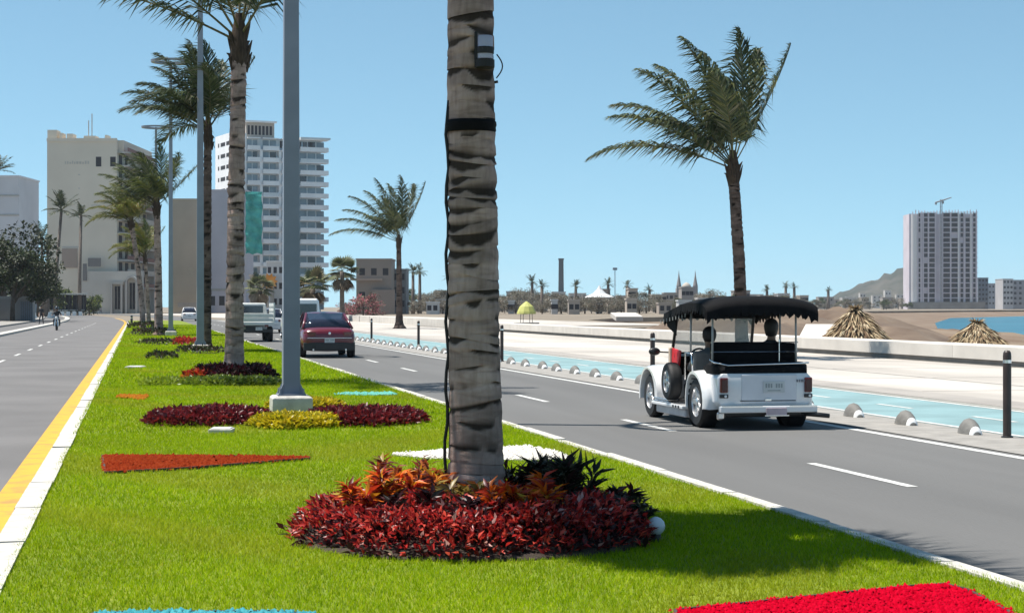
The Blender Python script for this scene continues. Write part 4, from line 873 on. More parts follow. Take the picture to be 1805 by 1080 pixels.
# --- the open white taxi
def taxi():
    t = thing('open_taxi', 'white open-sided taxi with a black fringed canopy on the avenue', 'taxi', (8.24, 23.85, 0.0))
    W = m_carwhite; wr = 0.345
    for x, o in ((-0.64, -1), (0.64, 1)):
        wheel(t, x, 0.0, wr, 0.21, o); wheel(t, x, 2.32, 0.325, 0.19, o)
    sw = wheel(t, -0.73, 1.18, 0.27, 0.17, -1, name='spare_wheel', z=0.58)
    # chassis and floor
    MB().box(-0.50, -0.55, 0.20, 0.50, 2.7, 0.32).build('floor_pan', m_carblk, t, bevel=0.02)
    # rear tub: rounded box narrowing to the top
    b = MB(); secs = []
    for y, w, z0, z1, rr in ((-0.74, 0.60, 0.36, 0.70, 0.05), (-0.71, 0.66, 0.31, 0.755, 0.06), (-0.3, 0.675, 0.30, 0.765, 0.05), (0.30, 0.675, 0.30, 0.765, 0.05), (0.42, 0.66, 0.31, 0.75, 0.06)):
        secs.append([(-w + rr, y, z0), (w - rr, y, z0), (w, y, z0 + rr), (w, y, z1 - rr), (w - rr, y, z1), (-w + rr, y, z1), (-w, y, z1 - rr), (-w, y, z0 + rr)])
    b.loft(secs); body = b.build('rear_body', W, t, smooth=True, sharp=35, bevel=0.012)
    tg = MB().box(-0.34, -0.752, 0.355, 0.44, -0.73, 0.74).build('tailgate', mat('shaded_white_paint', (0.60, 0.61, 0.64), 0.4, 0.03), t, bevel=0.012)  # white paint greyed so the colour carries the backlit rear's shade
    MB().box(-0.36, -0.756, 0.385, 0.42, -0.748, 0.397).build('seam', m_carblk, tg); MB().cbox((0.03, -0.757, 0.405), (0.09, 0.014, 0.03)).build('handle', m_chrome, tg, bevel=0.004)
    plate(t, 0.11, -0.756, 0.575, 0.30, 0.15)
    b = MB()
    for i, (w, h) in enumerate(((0.022, 0.035), (0.014, 0.035), (0.026, 0.035), (0.02, 0.035))): b.cbox((0.44 + i * 0.034, -0.7585, 0.655), (w, 0.004, h))
    b.build('body_number', mat('faded_grey_print', (0.20, 0.20, 0.22), 0.6), t)
    for x in (-0.585, 0.60):
        l = MB().cbox((x, -0.742, 0.60), (0.11, 0.05, 0.20)).build('tail_lamp', m_tail, t, bevel=0.015)
        MB().cbox((x, -0.772, 0.60), (0.085, 0.012, 0.16)).build('lens', mat('lamp_dark_red', (0.05, 0.004, 0.006), 0.15, 0.05), l, bevel=0.006)
        q = MB().cbox((x, -0.742, 0.455), (0.115, 0.045, 0.05)).build('reverse_lamp', m_carblk, t, bevel=0.008)
        MB().lathe([(0.018, 0), (0.018, -0.012), (0.004, -0.016)], 10, (x + 0.015, -0.765, 0.455), 'y').build('lens', m_refl, q)
    # rear wings over the wheels: swept arches
    for sd in (-1, 1):
        b = MB(); secs = []
        for i in range(13):
            a = R(-12 + 204 * i / 12.0); c, s_ = math.cos(a), math.sin(a); ro = 0.47 if s_ > 0 else 0.45
            y, z = ro * c * (1.05 if c < 0 else 0.98) - 0.02, 0.36 + 0.43 * s_
            yi, zi = 0.385 * c, 0.345 + 0.385 * s_
            x0, x1 = sd * 0.52, sd * (0.80 - 0.03 * abs(c))
            secs.append([(x0, y, z), (sd * 0.70, y * 0.99, z - 0.01), (x1, (y + yi) / 2, (z + zi) / 2 + 0.005), (x1, yi, zi), (x1 - sd * 0.02, yi * 0.985, zi - 0.006), (x0, yi * 0.985, zi - 0.006)])
        b.loft(secs); b.build('rear_wing', W, t, smooth=True, sharp=60)
        b = MB(); b.lathe([(0.375, 0), (0.375, 0.22)], 24, (sd * 0.52 if sd > 0 else -0.74, 0, 0.35), 'x', cap=False); b.build('wheel_arch', m_carblk, t, smooth=True)
        # front wings
        b = MB(); secs = []
        for i in range(15):
            u = i / 14.0; a = R(-8 + 200 * u); c, s_ = math.cos(a), math.sin(a)
            k = 1.0 if c > 0 else 1.28
            y, z = 2.32 + 0.43 * c * k, 0.33 + 0.44 * s_ * (1.0 if c > 0 else 0.98)
            yi, zi = 2.32 + 0.375 * c * (1.0 if c > 0 else 1.1), 0.33 + 0.39 * s_
            x0, x1 = sd * 0.44, sd * 0.775
            secs.append([(x0, y, z + 0.02), (sd * 0.66, y, z + 0.012), (x1, y * 0.998 + 0.002 * 2.32, z - 0.015), (x1, yi, zi), (x1 - sd * 0.02, yi, zi - 0.006), (x0, yi, zi - 0.006)])
        b.loft(secs); b.build('front_wing', W, t, smooth=True, sharp=60)
        # running board with three dark studs
        rb = MB().box(min(sd * 0.52, sd * 0.80), 0.46, 0.215, max(sd * 0.52, sd * 0.80), 1.98, 0.27).build('running_board', W, t, bevel=0.015)
        MB().box(min(sd * 0.56, sd * 0.80), 1.0, 0.271, max(sd * 0.56, sd * 0.80), 1.9, 0.285).build('tread', m_chrome, rb, bevel=0.005)
        b = MB()
        for k in range(3): b.cbox((sd * 0.803, 0.62 + 0.13 * k, 0.243), (0.01, 0.06, 0.035))
        b.build('stud', m_carblk, rb)
        MB().box(min(sd * 0.6, sd * 0.78), 1.25, 0.285, max(sd * 0.6, sd * 0.78), 1.95, 0.325).build('step', m_chrome, rb, bevel=0.012)
        MB().box(min(sd * 0.5, sd * 0.74), 0.5, 0.10, max(sd * 0.5, sd * 0.74), 1.95, 0.214).build('sill', mat('lower_sill_pale', (0.5, 0.48, 0.48), 0.5), t, bevel=0.02)
    # front: hood, cowl
    b = MB(); secs = []
    for y, w, z1, z0 in ((1.62, 0.60, 0.98, 0.34), (1.9, 0.56, 0.94, 0.34), (2.4, 0.50, 0.84, 0.34), (2.8, 0.44, 0.70, 0.34), (2.98, 0.36, 0.52, 0.36)):
        secs.append([(w * math.cos(a), y, z0 + (z1 - z0) * math.sin(a) ** 0.55 if math.sin(a) > 0 else z0) for a in [PI * j / 12 for j in range(13)]])
    b.loft(secs); b.build('bonnet', W, t, smooth=True, sharp=60)
    MB().box(-0.60, 1.50, 0.32, 0.60, 1.62, 0.96).build('cowl', W, t, bevel=0.03)
    MB().box(-0.56, 1.40, 0.66, 0.56, 1.50, 0.93).build('dashboard', m_blackvinyl, t, bevel=0.03)
    MB().box(-0.69, 2.95, 0.30, 0.69, 3.05, 0.42).build('front_bumper', m_chrome, t, bevel=0.02)
    # rear bumper: two pale halves with a stepped middle
    bp = MB().box(-0.66, -0.84, 0.235, 0.70, -0.735, 0.325).build('rear_bumper', W, t, bevel=0.015)
    MB().box(-0.03, -0.855, 0.20, 0.26, -0.842, 0.30).build('step_pad', mat('faded_pink_plastic', (0.50, 0.40, 0.43), 0.6), bp, bevel=0.004)
    for x0, x1 in ((-0.64, -0.08), (0.30, 0.69)): MB().box(x0, -0.848, 0.315, x1, -0.842, 0.33).build('trim_strip', m_chrome, bp)
    MB().box(-0.05, -0.858, 0.19, 0.29, -0.84, 0.203).build('trim_strip', m_chrome, bp)
    MB().tube([(0.45, -0.45, 0.2), (0.62, -0.78, 0.21), (0.82, -0.95, 0.19)], [0.03, 0.035, 0.03], 8).build('exhaust', m_carblk, t, smooth=True)
    MB().box(-0.55, -0.70, 0.17, 0.55, -0.2, 0.30).build('rear_valance', m_carblk, t, bevel=0.03)
    MB().cbox((-0.62, -0.70, 0.19), (0.10, 0.05, 0.10)).build('overrider', m_chrome, t, bevel=0.02)
    # interior: deck, benches
    b = MB(); secs = []
    for y, w, z1 in ((-0.70, 0.60, 0.83), (-0.55, 0.655, 0.90), (-0.2, 0.66, 0.90), (0.05, 0.62, 0.86)):
        secs.append([(-w, y, 0.74), (w, y, 0.74), (w, y, z1 - 0.04), (w - 0.06, y, z1), (-w + 0.06, y, z1), (-w, y, z1 - 0.04)])
    b.loft(secs); b.build('rear_deck', m_blackvinyl, t, smooth=True, sharp=50, bevel=0.01)
    MB().tube([(-0.67, -0.40, 0.93), (-0.66, -0.55, 0.90), (-0.5, -0.66, 0.86), (0.0, -0.70, 0.875), (0.5, -0.68, 0.885), (0.66, -0.6, 0.89)], 0.012, 6).build('deck_rail', m_chrome, t, smooth=True)
    rs = MB().box(-0.60, -0.28, 0.84, 0.60, -0.16, 1.155).build('rear_backrest', m_blackvinyl, t, bevel=0.03)
    b = MB()
    for z in (1.03, 1.16): b.tube([(-0.62, -0.30, z), (0.62, -0.30, z)], 0.011, 6)
    for x in (-0.6, 0.35, 0.6): b.tube([(x, -0.30, 0.86), (x, -0.30, 1.2)], 0.010, 6)
    b.build('frame_tubes', m_chrome, rs)
    MB().box(-0.60, -0.16, 0.46, 0.60, 0.34, 0.62).build('rear_seat', m_blackvinyl, t, bevel=0.03)
    MB().box(-0.56, 0.72, 0.32, 0.56, 1.16, 0.56).build('front_seat', m_blackvinyl, t, bevel=0.03)
    MB().box(-0.58, 0.62, 0.56, 0.58, 0.73, 1.02).build('front_backrest', mat('grey_seat', (0.16, 0.16, 0.16), 0.7), t, bevel=0.04)
    # grab frame behind the driver's entrance
    MB().tube([(-0.66, 0.42, 0.72), (-0.66, 0.44, 0.99), (-0.66, 0.74, 1.0), (-0.66, 0.76, 0.62)], 0.016, 6).build('grab_rail', m_chrome, t, smooth=True)
    MB().lathe([(0.13, -0.012), (0.155, -0.012), (0.155, 0.012), (0.13, 0.012), (0.13, -0.012)], 22, (0, 0, 0), 'y', cap=False).build('steering_wheel', m_carblk, t, loc=(-0.28, 1.30, 0.90))
    # canopy, posts, flap
    m_post = mat('post_grey', (0.34, 0.34, 0.33), 0.4, 0.05)
    for x, y, z0, z1 in ((-0.62, -0.35, 0.88, 1.60), (0.55, -0.42, 0.88, 1.60), (0.66, 0.5, 0.76, 1.55), (-0.66, 0.50, 0.99, 1.56)):
        MB().tube([(x, y, z0), (x * 0.99, y, z1)], 0.015, 8).build('post', m_post, t, smooth=True)
    ws = MB()
    for x in (-0.60, 0.60): ws.tube([(x, 1.60, 0.96), (x * 0.97, 1.40, 1.50)], 0.024, 6)
    ws.tube([(-0.60, 1.60, 0.97), (0.60, 1.60, 0.97)], 0.02, 6); ws.tube([(-0.58, 1.40, 1.49), (0.58, 1.40, 1.49)], 0.02, 6)
    wf = ws.build('windscreen_frame', m_carblk, t)
    gm = bpy.data.materials.new('clear_glass'); gm.use_nodes = True; pb_ = gm.node_tree.nodes['Principled BSDF']; pb_.inputs['Base Color'].default_value = (0.72, 0.78, 0.76, 1); pb_.inputs['Roughness'].default_value = 0.03; pb_.inputs['Alpha'].default_value = 0.30; MATS['clear_glass'] = gm
    MB().add([(-0.58, 1.59, 0.98), (0.58, 1.59, 0.98), (0.565, 1.405, 1.48), (-0.565, 1.405, 1.48), (-0.58, 1.596, 0.982), (0.58, 1.596, 0.982), (0.565, 1.411, 1.482), (-0.565, 1.411, 1.482)],
             [(0, 1, 2, 3), (7, 6, 5, 4), (0, 4, 5, 1), (1, 5, 6, 2), (2, 6, 7, 3), (3, 7, 4, 0)]).build('windscreen', gm, wf)
    b = MB(); secs = []
    prof = [(-0.62, 1.66, 0.78), (-0.58, 1.735, 0.80), (-0.35, 1.79, 0.81), (0.0, 1.795, 0.81), (0.5, 1.775, 0.80), (1.1, 1.70, 0.76), (1.62, 1.64, 0.72), (1.68, 1.60, 0.68)]
    for y, z, w in prof:
        secs.append([(w * s, y, z - 0.095 * abs(s) ** 3) for s in [-1 + 2 * i / 12 for i in range(13)]] + [(w * s * 0.97, y, z - 0.02 - 0.095 * abs(s) ** 3) for s in [1 - 2 * i / 12 for i in range(13)]])
    b.loft(secs); cn = b.build('canopy', m_blackvinyl, t, smooth=True, sharp=60)
    # scalloped fringe hanging along the edge
    b = MB(); loop = []
    for y, z, w in prof: loop.append((-w, y, z - 0.095))
    front = [(prof[-1][2] * s, prof[-1][0], prof[-1][1] - 0.095 * abs(s) ** 3) for s in [-1 + 2 * i / 12 for i in range(13)]]
    loop2 = [(w, y, z - 0.095) for y, z, w in prof][::-1]; rear = [(prof[0][2] * s, prof[0][0], prof[0][1] - 0.095 * abs(s) ** 3) for s in [1 - 2 * i / 12 for i in range(13)]]
    P = [Vector(q) for q in loop + front + loop2 + rear]; dist = [0]
    for a, c in zip(P, P[1:]): dist.append(dist[-1] + (c - a).length)
    N = 360; vs_, fs_ = [], []; rnd = random.Random(5)
    def onp(d):
        for i in range(len(P) - 1):
            if d <= dist[i + 1]:
                u = (d - dist[i]) / max(1e-6, dist[i + 1] - dist[i]); return P[i].lerp(P[i + 1], u)
        return P[-1]
    for i in range(N + 1):
        d = dist[-1] * i / N; q = onp(d); sc = d / 0.105; fr = sc - math.floor(sc)
        ln = 0.085 + 0.06 * math.sin(PI * fr) + (0.022 if fr > 0.5 else 0) * math.sin(i * 2.1)
        cen = Vector((0, 0.5, q.z)); o_ = (q - cen); o_.z = 0; o_ = o_.normalized() * 0.012
        vs_ += [q, q + o_ + Vector((0, 0, -ln)), q + o_ * 0.3 + Vector((0, 0, -ln)), q - o_ * 0.4]
    for i in range(N):
        for k in range(4): fs_.append((4 * i + k, 4 * i + (k + 1) % 4, 4 * i + 4 + (k + 1) % 4, 4 * i + 4 + k))
    b.add(vs_, fs_); b.build('fringe', m_blackvinyl, cn)
    # pale tassels printed on the valance
    b = MB()
    for k in range(9): b.cbox((-0.812 + 0.006 * k * 0.9, 1.45 - 0.13 * k, 1.43 + 0.012 * k), (0.006, 0.03, 0.05))
    b.build('tassel', mat('tassel_grey', (0.22, 0.22, 0.21), 0.7), cn)
    MB().loft([[(-0.70, 1.10, 1.56), (-0.70, 1.62, 1.50), (-0.69, 1.62, 1.50), (-0.69, 1.10, 1.56)], [(-0.70, 1.08, 1.36), (-0.70, 1.50, 1.36), (-0.69, 1.50, 1.36), (-0.69, 1.08, 1.36)], [(-0.70, 1.06, 1.24), (-0.70, 1.14, 1.26), (-0.69, 1.14, 1.26), (-0.69, 1.06, 1.24)]]).build('side_flap', m_blackvinyl, t)
    # red side panel by the pillar with a tan edge, mirror
    rp = MB().loft([[(-0.63, 1.22, 0.74), (-0.63, 1.50, 0.72), (-0.60, 1.50, 0.72), (-0.60, 1.22, 0.74)], [(-0.63, 1.16, 0.90), (-0.63, 1.52, 0.9), (-0.60, 1.52, 0.9), (-0.60, 1.16, 0.9)], [(-0.62, 1.12, 1.02), (-0.62, 1.52, 1.05), (-0.60, 1.52, 1.05), (-0.60, 1.12, 1.02)]]).build('side_panel', m_red, t, bevel=0.01)
    rp['label'] = 'red panel beside the windscreen pillar'
    MB().box(-0.655, 1.52, 0.72, -0.60, 1.615, 1.06).build('pillar_trim', mat('tan_trim', (0.55, 0.42, 0.32), 0.6), t, bevel=0.02)
    mr = MB().tube([(-0.62, 1.60, 0.98), (-0.80, 1.62, 0.99)], 0.012, 6).build('mirror_arm', m_carblk, t)
    b = MB(); b.lathe([(0.001, -0.04), (0.05, -0.03), (0.062, 0.0), (0.055, 0.03), (0.001, 0.04)], 14, (0, 0, 0), 'y'); o = b.build('mirror', m_carblk, mr, smooth=True, loc=(-0.86, 1.62, 0.995)); o.scale = (1.45, 1, 0.95)
    return t
taxi()
TX = (8.24, 23.85)
J = seated(0.53); person('person driving the open taxi, grey shirt and dark short hair', (TX[0] - 0.27, TX[1] + 0.88, 0.0), 0, J, mat('grey_shirt', (0.13, 0.13, 0.13), 0.8), mat('dark_trousers', (0.03, 0.03, 0.04), 0.8), 'people riding in the taxi')
J = seated(0.65, reach=False); person('person in dark clothes sitting on the rear bench of the open taxi', (TX[0] + 0.37, TX[1] + 0.05, 0.0), R(-38), J, mat('black_shirt', (0.012, 0.012, 0.014), 0.8), mat('dark_trousers', (0.03, 0.03, 0.04), 0.8), 'people riding in the taxi', hairlen=0.03)

# --- saloon and other cars
def saloon(label, loc, rz, paint, L=4.55, W=1.78, H=1.44, roof=None, group=None, name='saloon_car', hatch=False, detail=True):
    t = thing(name, label, 'car', loc, rz, group); hw = W / 2
    # lower body, origin at the rear bumper, y forward
    secs = []
    for y, w, z0, z1 in ((0.0, 0.80, 0.36, 0.74), (0.05, 0.90, 0.25, 0.90), (0.25, 0.97, 0.20, 0.975), (0.9, 1.0, 0.19, 0.985), (2.2, 1.0, 0.19, 0.95), (3.3, 0.99, 0.19, 0.92), (4.0, 0.95, 0.20, 0.82), (4.4, 0.86, 0.24, 0.68), (4.55, 0.68, 0.34, 0.56)):
        w *= hw; y *= L / 4.55
        secs.append([(-w * 0.86, y, z0), (w * 0.86, y, z0), (w * 0.97, y, z0 + 0.10), (w, y, z0 + 0.30 * (z1 - z0) / 0.7 + 0.1), (w * 0.97, y, z1 - 0.14), (w * 0.88, y, z1 - 0.02), (w * 0.5, y, z1 + 0.01), (-w * 0.5, y, z1 + 0.01), (-w * 0.88, y, z1 - 0.02), (-w * 0.97, y, z1 - 0.14), (-w, y, z0 + 0.30 * (z1 - z0) / 0.7 + 0.1), (-w * 0.97, y, z0 + 0.10)])
    MB().loft(secs).build('body', paint, t, smooth=True, sub=1)
    k = L / 4.55; yb = (0.35 if hatch else 0.62) * k
    base = [(yb, 0.95), (yb + 0.85 * (0.6 if hatch else 1), H - 0.02), (2.55 * k, H), (3.25 * k, 0.93)]
    def gh(i, s):
        y, z = base[i]; u = (z - 0.93) / (H - 0.93); return (s * hw * (0.90 - 0.22 * u), y, z)
    rf = MB(); y1, y2 = base[1][0], base[2][0]; z1 = H
    rf.loft([[(hw * 0.68 * s, y, z + 0.035 * (1 - s * s)) for s in (-1, -0.6, 0, 0.6, 1)] + [(hw * 0.68 * s, y, z - 0.04) for s in (1, 0, -1)] for y, z in ((y1 - 0.06, z1 - 0.05), (y1 + 0.1, z1 - 0.01), ((y1 + y2) / 2, z1 + 0.01), (y2 - 0.05, z1), (y2 + 0.1, z1 - 0.06))])
    rf.build('roof', roof or paint, t, smooth=True, sharp=50)
    for s in (-1, 1):      # pillars
        m1 = Vector(gh(1, s)).lerp(Vector(gh(2, s)), 0.55); m0 = Vector(gh(0, s)).lerp(Vector(gh(3, s)), 0.55); 
        for pa_, rd in (([gh(0, s), gh(1, s)], 0.045), ([gh(3, s), gh(2, s)], 0.035), ([m0, m1], 0.035)): MB().tube(pa_, rd, 6).build('pillar', paint, t, smooth=True)
        q = [Vector(gh(i, s)) * 1.0 for i in range(4)]
        b = MB(); off = Vector((s * -0.012, 0, 0)); b.add([q[0] + off, q[3] + off, q[2] + off, q[1] + off, q[0] + off * 2.5, q[3] + off * 2.5, q[2] + off * 2.5, q[1] + off * 2.5], [(0, 1, 2, 3), (7, 6, 5, 4), (0, 4, 5, 1), (1, 5, 6, 2), (2, 6, 7, 3), (3, 7, 4, 0)])
        b.build('side_window', m_glassd, t)
    for i, j, nm in ((0, 1, 'rear_window'), (3, 2, 'windscreen')):
        a, c, d, e = [Vector(v) for v in (gh(i, -1), gh(i, 1), gh(j, 1), gh(j, -1))]
        bow = Vector((0, -0.06 if i == 0 else 0.06, 0.01)); n = 6; vs_ = []
        for u in range(n + 1):
            f = u / n; kk = 1 - (2 * f - 1) ** 2
            vs_ += [a.lerp(c, f) + bow * kk, e.lerp(d, f) + bow * kk * 0.7]
        b = MB(); b.add(vs_, [(2 * u, 2 * u + 2, 2 * u + 3, 2 * u + 1) for u in range(n)]); o = b.build(nm, m_glassd, t, smooth=True)
        so = o.modifiers.new('solid', 'SOLIDIFY'); so.thickness = 0.02; so.offset = 0
    for s in (-1, 1):
        for y in (0.95 * k, 3.62 * k): wheel(t, s * (hw - 0.115), y, 0.31, 0.2, s, spokes=6)
        MB().loft([[(s * hw * x, y, z) for x, y in ((0.50, -0.012), (0.78, 0.03), (0.90, 0.16), (0.93, 0.30), (0.85, 0.2), (0.5, 0.06))] for z in (0.70, 0.84)]).build('tail_lamp', m_tail, t, bevel=0.01)
        if detail:
            for y in (0.95 * k, 3.62 * k): MB().lathe([(0.345, -0.012), (0.37, -0.008), (0.37, 0.012), (0.345, 0.012)], 24, (s * (hw - 0.015), y, 0.32), 'x', cap=False).build('wheel_arch', m_carblk, t)
            MB().cbox((s * (hw + 0.07), 2.95 * k, 0.98), (0.16, 0.08, 0.11)).build('door_mirror', paint, t, bevel=0.02)
            MB().lathe([(0.028, 0), (0.028, 0.08)], 10, (s * 0.52, -0.03, 0.27), 'y').build('exhaust_tip', m_chrome, t)
    plate(t, 0.0, -0.012, 0.56, 0.32, 0.13)
    MB().box(-hw * 0.80, -0.035, 0.635, hw * 0.80, 0.02, 0.655).build('chrome_strip', m_chrome, t, bevel=0.005)
    MB().loft([[(hw * x, -0.03 + 0.10 * abs(x) ** 3, z) for x in (-0.92, -0.5, 0, 0.5, 0.92)] + [(hw * x, 0.12 + 0.1 * abs(x) ** 3, z) for x in (0.92, 0, -0.92)] for z in (0.24, 0.50)]).build('rear_bumper', m_carblk if detail else paint, t, bevel=0.02)
    MB().lathe([(0.042, 0), (0.042, -0.012), (0.02, -0.014)], 14, (0, -0.002, 0.79), 'y').build('badge', m_chrome, t)
    return t
p = gp(581, 631); saloon('dark red saloon driving away in the inner lane', (p[0], p[1], 0.0), 0, m_carred)
m_silver = mat('silver_paint', (0.45, 0.46, 0.48), 0.3, 0.04, metal=0.4, coat=0.5)
p = at(489, 112); saloon('silver hatchback ahead of the white minibus', (8.1, p[1], 0.0), 0, m_silver, L=3.9, H=1.5, hatch=True, name='hatchback_car', detail=False)
p = at(334, 205); saloon('small white car far ahead beside the dark bushy palm', (p[0], p[1], 0.0), 0, m_carwhite, L=3.9, H=1.52, hatch=True, name='hatchback_car', detail=False)

def van():
    t = thing('white_van', 'white minibus ahead of the dark red saloon', 'van', (8.15, 91.0, 0)); W = m_carwhite
    b = MB(); secs = []
    for y, w, z1 in ((0, 0.78, 1.98), (0.12, 0.84, 2.05), (3.2, 0.84, 2.06), (3.9, 0.80, 1.85), (4.4, 0.80, 1.15), (4.7, 0.74, 0.9)):
        secs.append([(-w, y, 0.3), (w, y, 0.3), (w, y, 1.05), (w * 0.93, y, z1 - 0.12), (w * 0.8, y, z1), (-w * 0.8, y, z1), (-w * 0.93, y, z1 - 0.12), (-w, y, 1.05)])
    b.loft(secs); b.build('body', W, t, smooth=True, sharp=35, bevel=0.02)
    MB().box(-0.66, -0.03, 1.18, 0.66, 0.0, 1.78).build('rear_window', m_glassd, t, bevel=0.02)
    for s in (-1, 1):
        for y0, y1 in ((0.35, 1.25), (1.35, 2.25), (2.35, 3.3)): MB().add([(s * 0.845, y0, 1.16), (s * 0.845, y1, 1.16), (s * 0.80, y1, 1.78), (s * 0.80, y0, 1.78), (s * 0.80, y0, 1.16), (s * 0.80, y1, 1.16), (s * 0.76, y1, 1.78), (s * 0.76, y0, 1.78)], [(0, 1, 2, 3), (7, 6, 5, 4), (0, 4, 5, 1), (1, 5, 6, 2), (2, 6, 7, 3), (3, 7, 4, 0)]).build('side_window', m_glassd, t)
        for y in (0.9, 3.8): wheel(t, s * 0.74, y, 0.32, 0.2, s)
        MB().box(s * 0.72 - 0.06, -0.02, 0.75, s * 0.72 + 0.06, 0.0, 1.05).build('tail_lamp', m_tail, t, bevel=0.01)
    plate(t, 0, -0.01, 0.62)
van()
def pickup():
    t = thing('flatbed_truck', 'white flatbed truck with slatted side racks in the inner lane', 'truck', (5.35, 85.0, 0)); W = mat('worn_white_paint', (0.55, 0.56, 0.54), 0.5, 0.1, 3)
    MB().box(-0.92, 0, 0.78, 0.92, 3.1, 0.92).build('load_bed', W, t, bevel=0.02)
    for s in (-1, 1):
        for z in (1.0, 1.22, 1.44, 1.66): MB().box(s * 0.9 - 0.02, 0.02, z, s * 0.9 + 0.02, 3.05, z + 0.13).build('side_slat', W, t)
        for y in (0.06, 1.0, 2.0, 3.0): MB().box(s * 0.9 - 0.025, y - 0.03, 0.92, s * 0.9 + 0.05, y + 0.03, 1.82).build('rack_post', W, t)
        for y in (0.75, 4.1): wheel(t, s * 0.76, y, 0.36, 0.24, s, rim=m_chrome)
        MB().box(s * 0.55 - 0.09, -0.03, 0.70, s * 0.55 + 0.09, 0.02, 0.80).build('tail_lamp', m_tail, t, bevel=0.01)
        MB().add([(s * 0.83, 3.55, 1.30), (s * 0.83, 4.2, 1.30), (s * 0.74, 4.0, 1.70), (s * 0.74, 3.5, 1.70), (s * 0.79, 3.55, 1.30), (s * 0.79, 4.2, 1.30), (s * 0.70, 4.0, 1.70), (s * 0.70, 3.5, 1.70)], [(0, 1, 2, 3), (7, 6, 5, 4), (0, 4, 5, 1), (1, 5, 6, 2), (2, 6, 7, 3), (3, 7, 4, 0)]).build('side_window', m_glassd, t)
        MB().cbox((s * 1.0, 4.3, 1.35), (0.2, 0.06, 0.2)).build('door_mirror', m_carblk, t, bevel=0.02)
    for z in (0.94, 1.14): MB().box(-0.86, 0.0, z, 0.86, 0.05, z + 0.17).build('tailboard', W, t, bevel=0.01)
    b = MB(); secs = []
    for y, z1, w in ((3.2, 1.78, 0.70), (3.3, 1.82, 0.74), (4.0, 1.80, 0.74), (4.35, 1.22, 0.80), (5.1, 1.10, 0.80), (5.25, 0.85, 0.76)):
        secs.append([(-0.84, y, 0.45), (0.84, y, 0.45), (0.85, y, 1.15 if z1 > 1.2 else z1 - 0.08), (w, y, z1 - 0.05), (w * 0.9, y, z1), (-w * 0.9, y, z1), (-w, y, z1 - 0.05), (-0.85, y, 1.15 if z1 > 1.2 else z1 - 0.08)])
    b.loft(secs); b.build('cab', W, t, smooth=True, sharp=35, bevel=0.02)
    MB().box(-0.60, 3.17, 1.34, 0.60, 3.20, 1.68).build('rear_window', m_glassd, t)
    MB().box(-0.4, 0.1, 0.42, 0.4, 5.0, 0.70).build('chassis', m_carblk, t)
    MB().box(-0.85, -0.05, 0.45, 0.85, 0.06, 0.60).build('rear_bumper', m_carblk, t, bevel=0.01); plate(t, 0.2, -0.06, 0.62)
pickup()

def motorbike(px, depth):
    x, y = at(px, depth); t = thing('motorcycle', 'dark motorcycle with a rider on the carriageway beside the yellow line', 'motorcycle', (x, y, 0), R(180))
    for yy in (-0.62, 0.68): wheel(t, 0, yy, 0.30, 0.10, 1, spokes=6)
    MB().tube([(0, -0.6, 0.36), (0, -0.2, 0.5), (0, 0.3, 0.55), (0, 0.45, 0.9)], 0.03, 6).build('frame', m_carblk, t)
    MB().loft([[(w * a, y_, z + h * c) for a, c in ((-1, 0), (-0.7, 0.9), (0.7, 0.9), (1, 0), (0.6, -0.8), (-0.6, -0.8))] for y_, w, h, z in ((0.0, 0.09, 0.08, 0.75), (0.2, 0.15, 0.12, 0.8), (0.45, 0.10, 0.08, 0.82))]).build('tank', mat('bike_black', (0.02, 0.02, 0.025), 0.3, coat=0.5), t, smooth=True, bevel=0.01)
    MB().box(-0.12, -0.75, 0.74, 0.12, 0.02, 0.82).build('seat', m_blackvinyl, t, bevel=0.03)
    MB().box(-0.16, -0.1, 0.28, 0.16, 0.3, 0.6).build('engine', m_alloy, t, bevel=0.04)
    b = MB()
    for s in (-1, 1): b.tube([(s * 0.08, 0.68, 0.3), (s * 0.08, 0.5, 0.85)], 0.022, 6); b.tube([(0, 0.48, 0.98), (s * 0.2, 0.44, 1.04), (s * 0.36, 0.34, 1.02)], 0.016, 6)
    b.build('fork', m_chrome, t)
    MB().lathe([(0.02, -0.06), (0.09, 0.0), (0.095, 0.05), (0.08, 0.07)], 14, (0, 0.6, 0.86), 'y').build('headlamp', m_refl, t, smooth=True)
    J = seated(0.82); J.update(wrL=(-0.32, 0.36, 1.04), wrR=(0.32, 0.36, 1.04), elL=(-0.32, 0.14, 1.04), elR=(0.32, 0.14, 1.04), knL=(-0.2, 0.36, 0.72), knR=(0.2, 0.36, 0.72), anL=(-0.2, 0.06, 0.36), anR=(0.2, 0.06, 0.36), toeL=(-0.2, 0.2, 0.31), toeR=(0.2, 0.2, 0.31))
    person('person in dark clothes and helmet riding the motorcycle', (x, y + 0.18, 0.0), R(180), J, mat('black_jacket', (0.015, 0.015, 0.018), 0.7), mat('dark_trousers', (0.03, 0.03, 0.04), 0.8), helmet=mat('dark_helmet', (0.02, 0.02, 0.025), 0.25, coat=0.6), bare=())
motorbike(100, 126)
x, y = at(178, 400); person('person walking on the pavement below the beige tower', (x, y, 0.05), R(100), walking(), mat('dark_top', (0.03, 0.03, 0.035), 0.8), mat('blue_trousers', (0.03, 0.04, 0.07), 0.8))
x, y = at(73, 165); person('person standing at the kerb of the lay-by in dark clothes', (x, y, 0.0), R(160), walking(), mat('dark_top', (0.03, 0.03, 0.035), 0.8), mat('dark_trousers', (0.03, 0.03, 0.04), 0.8))

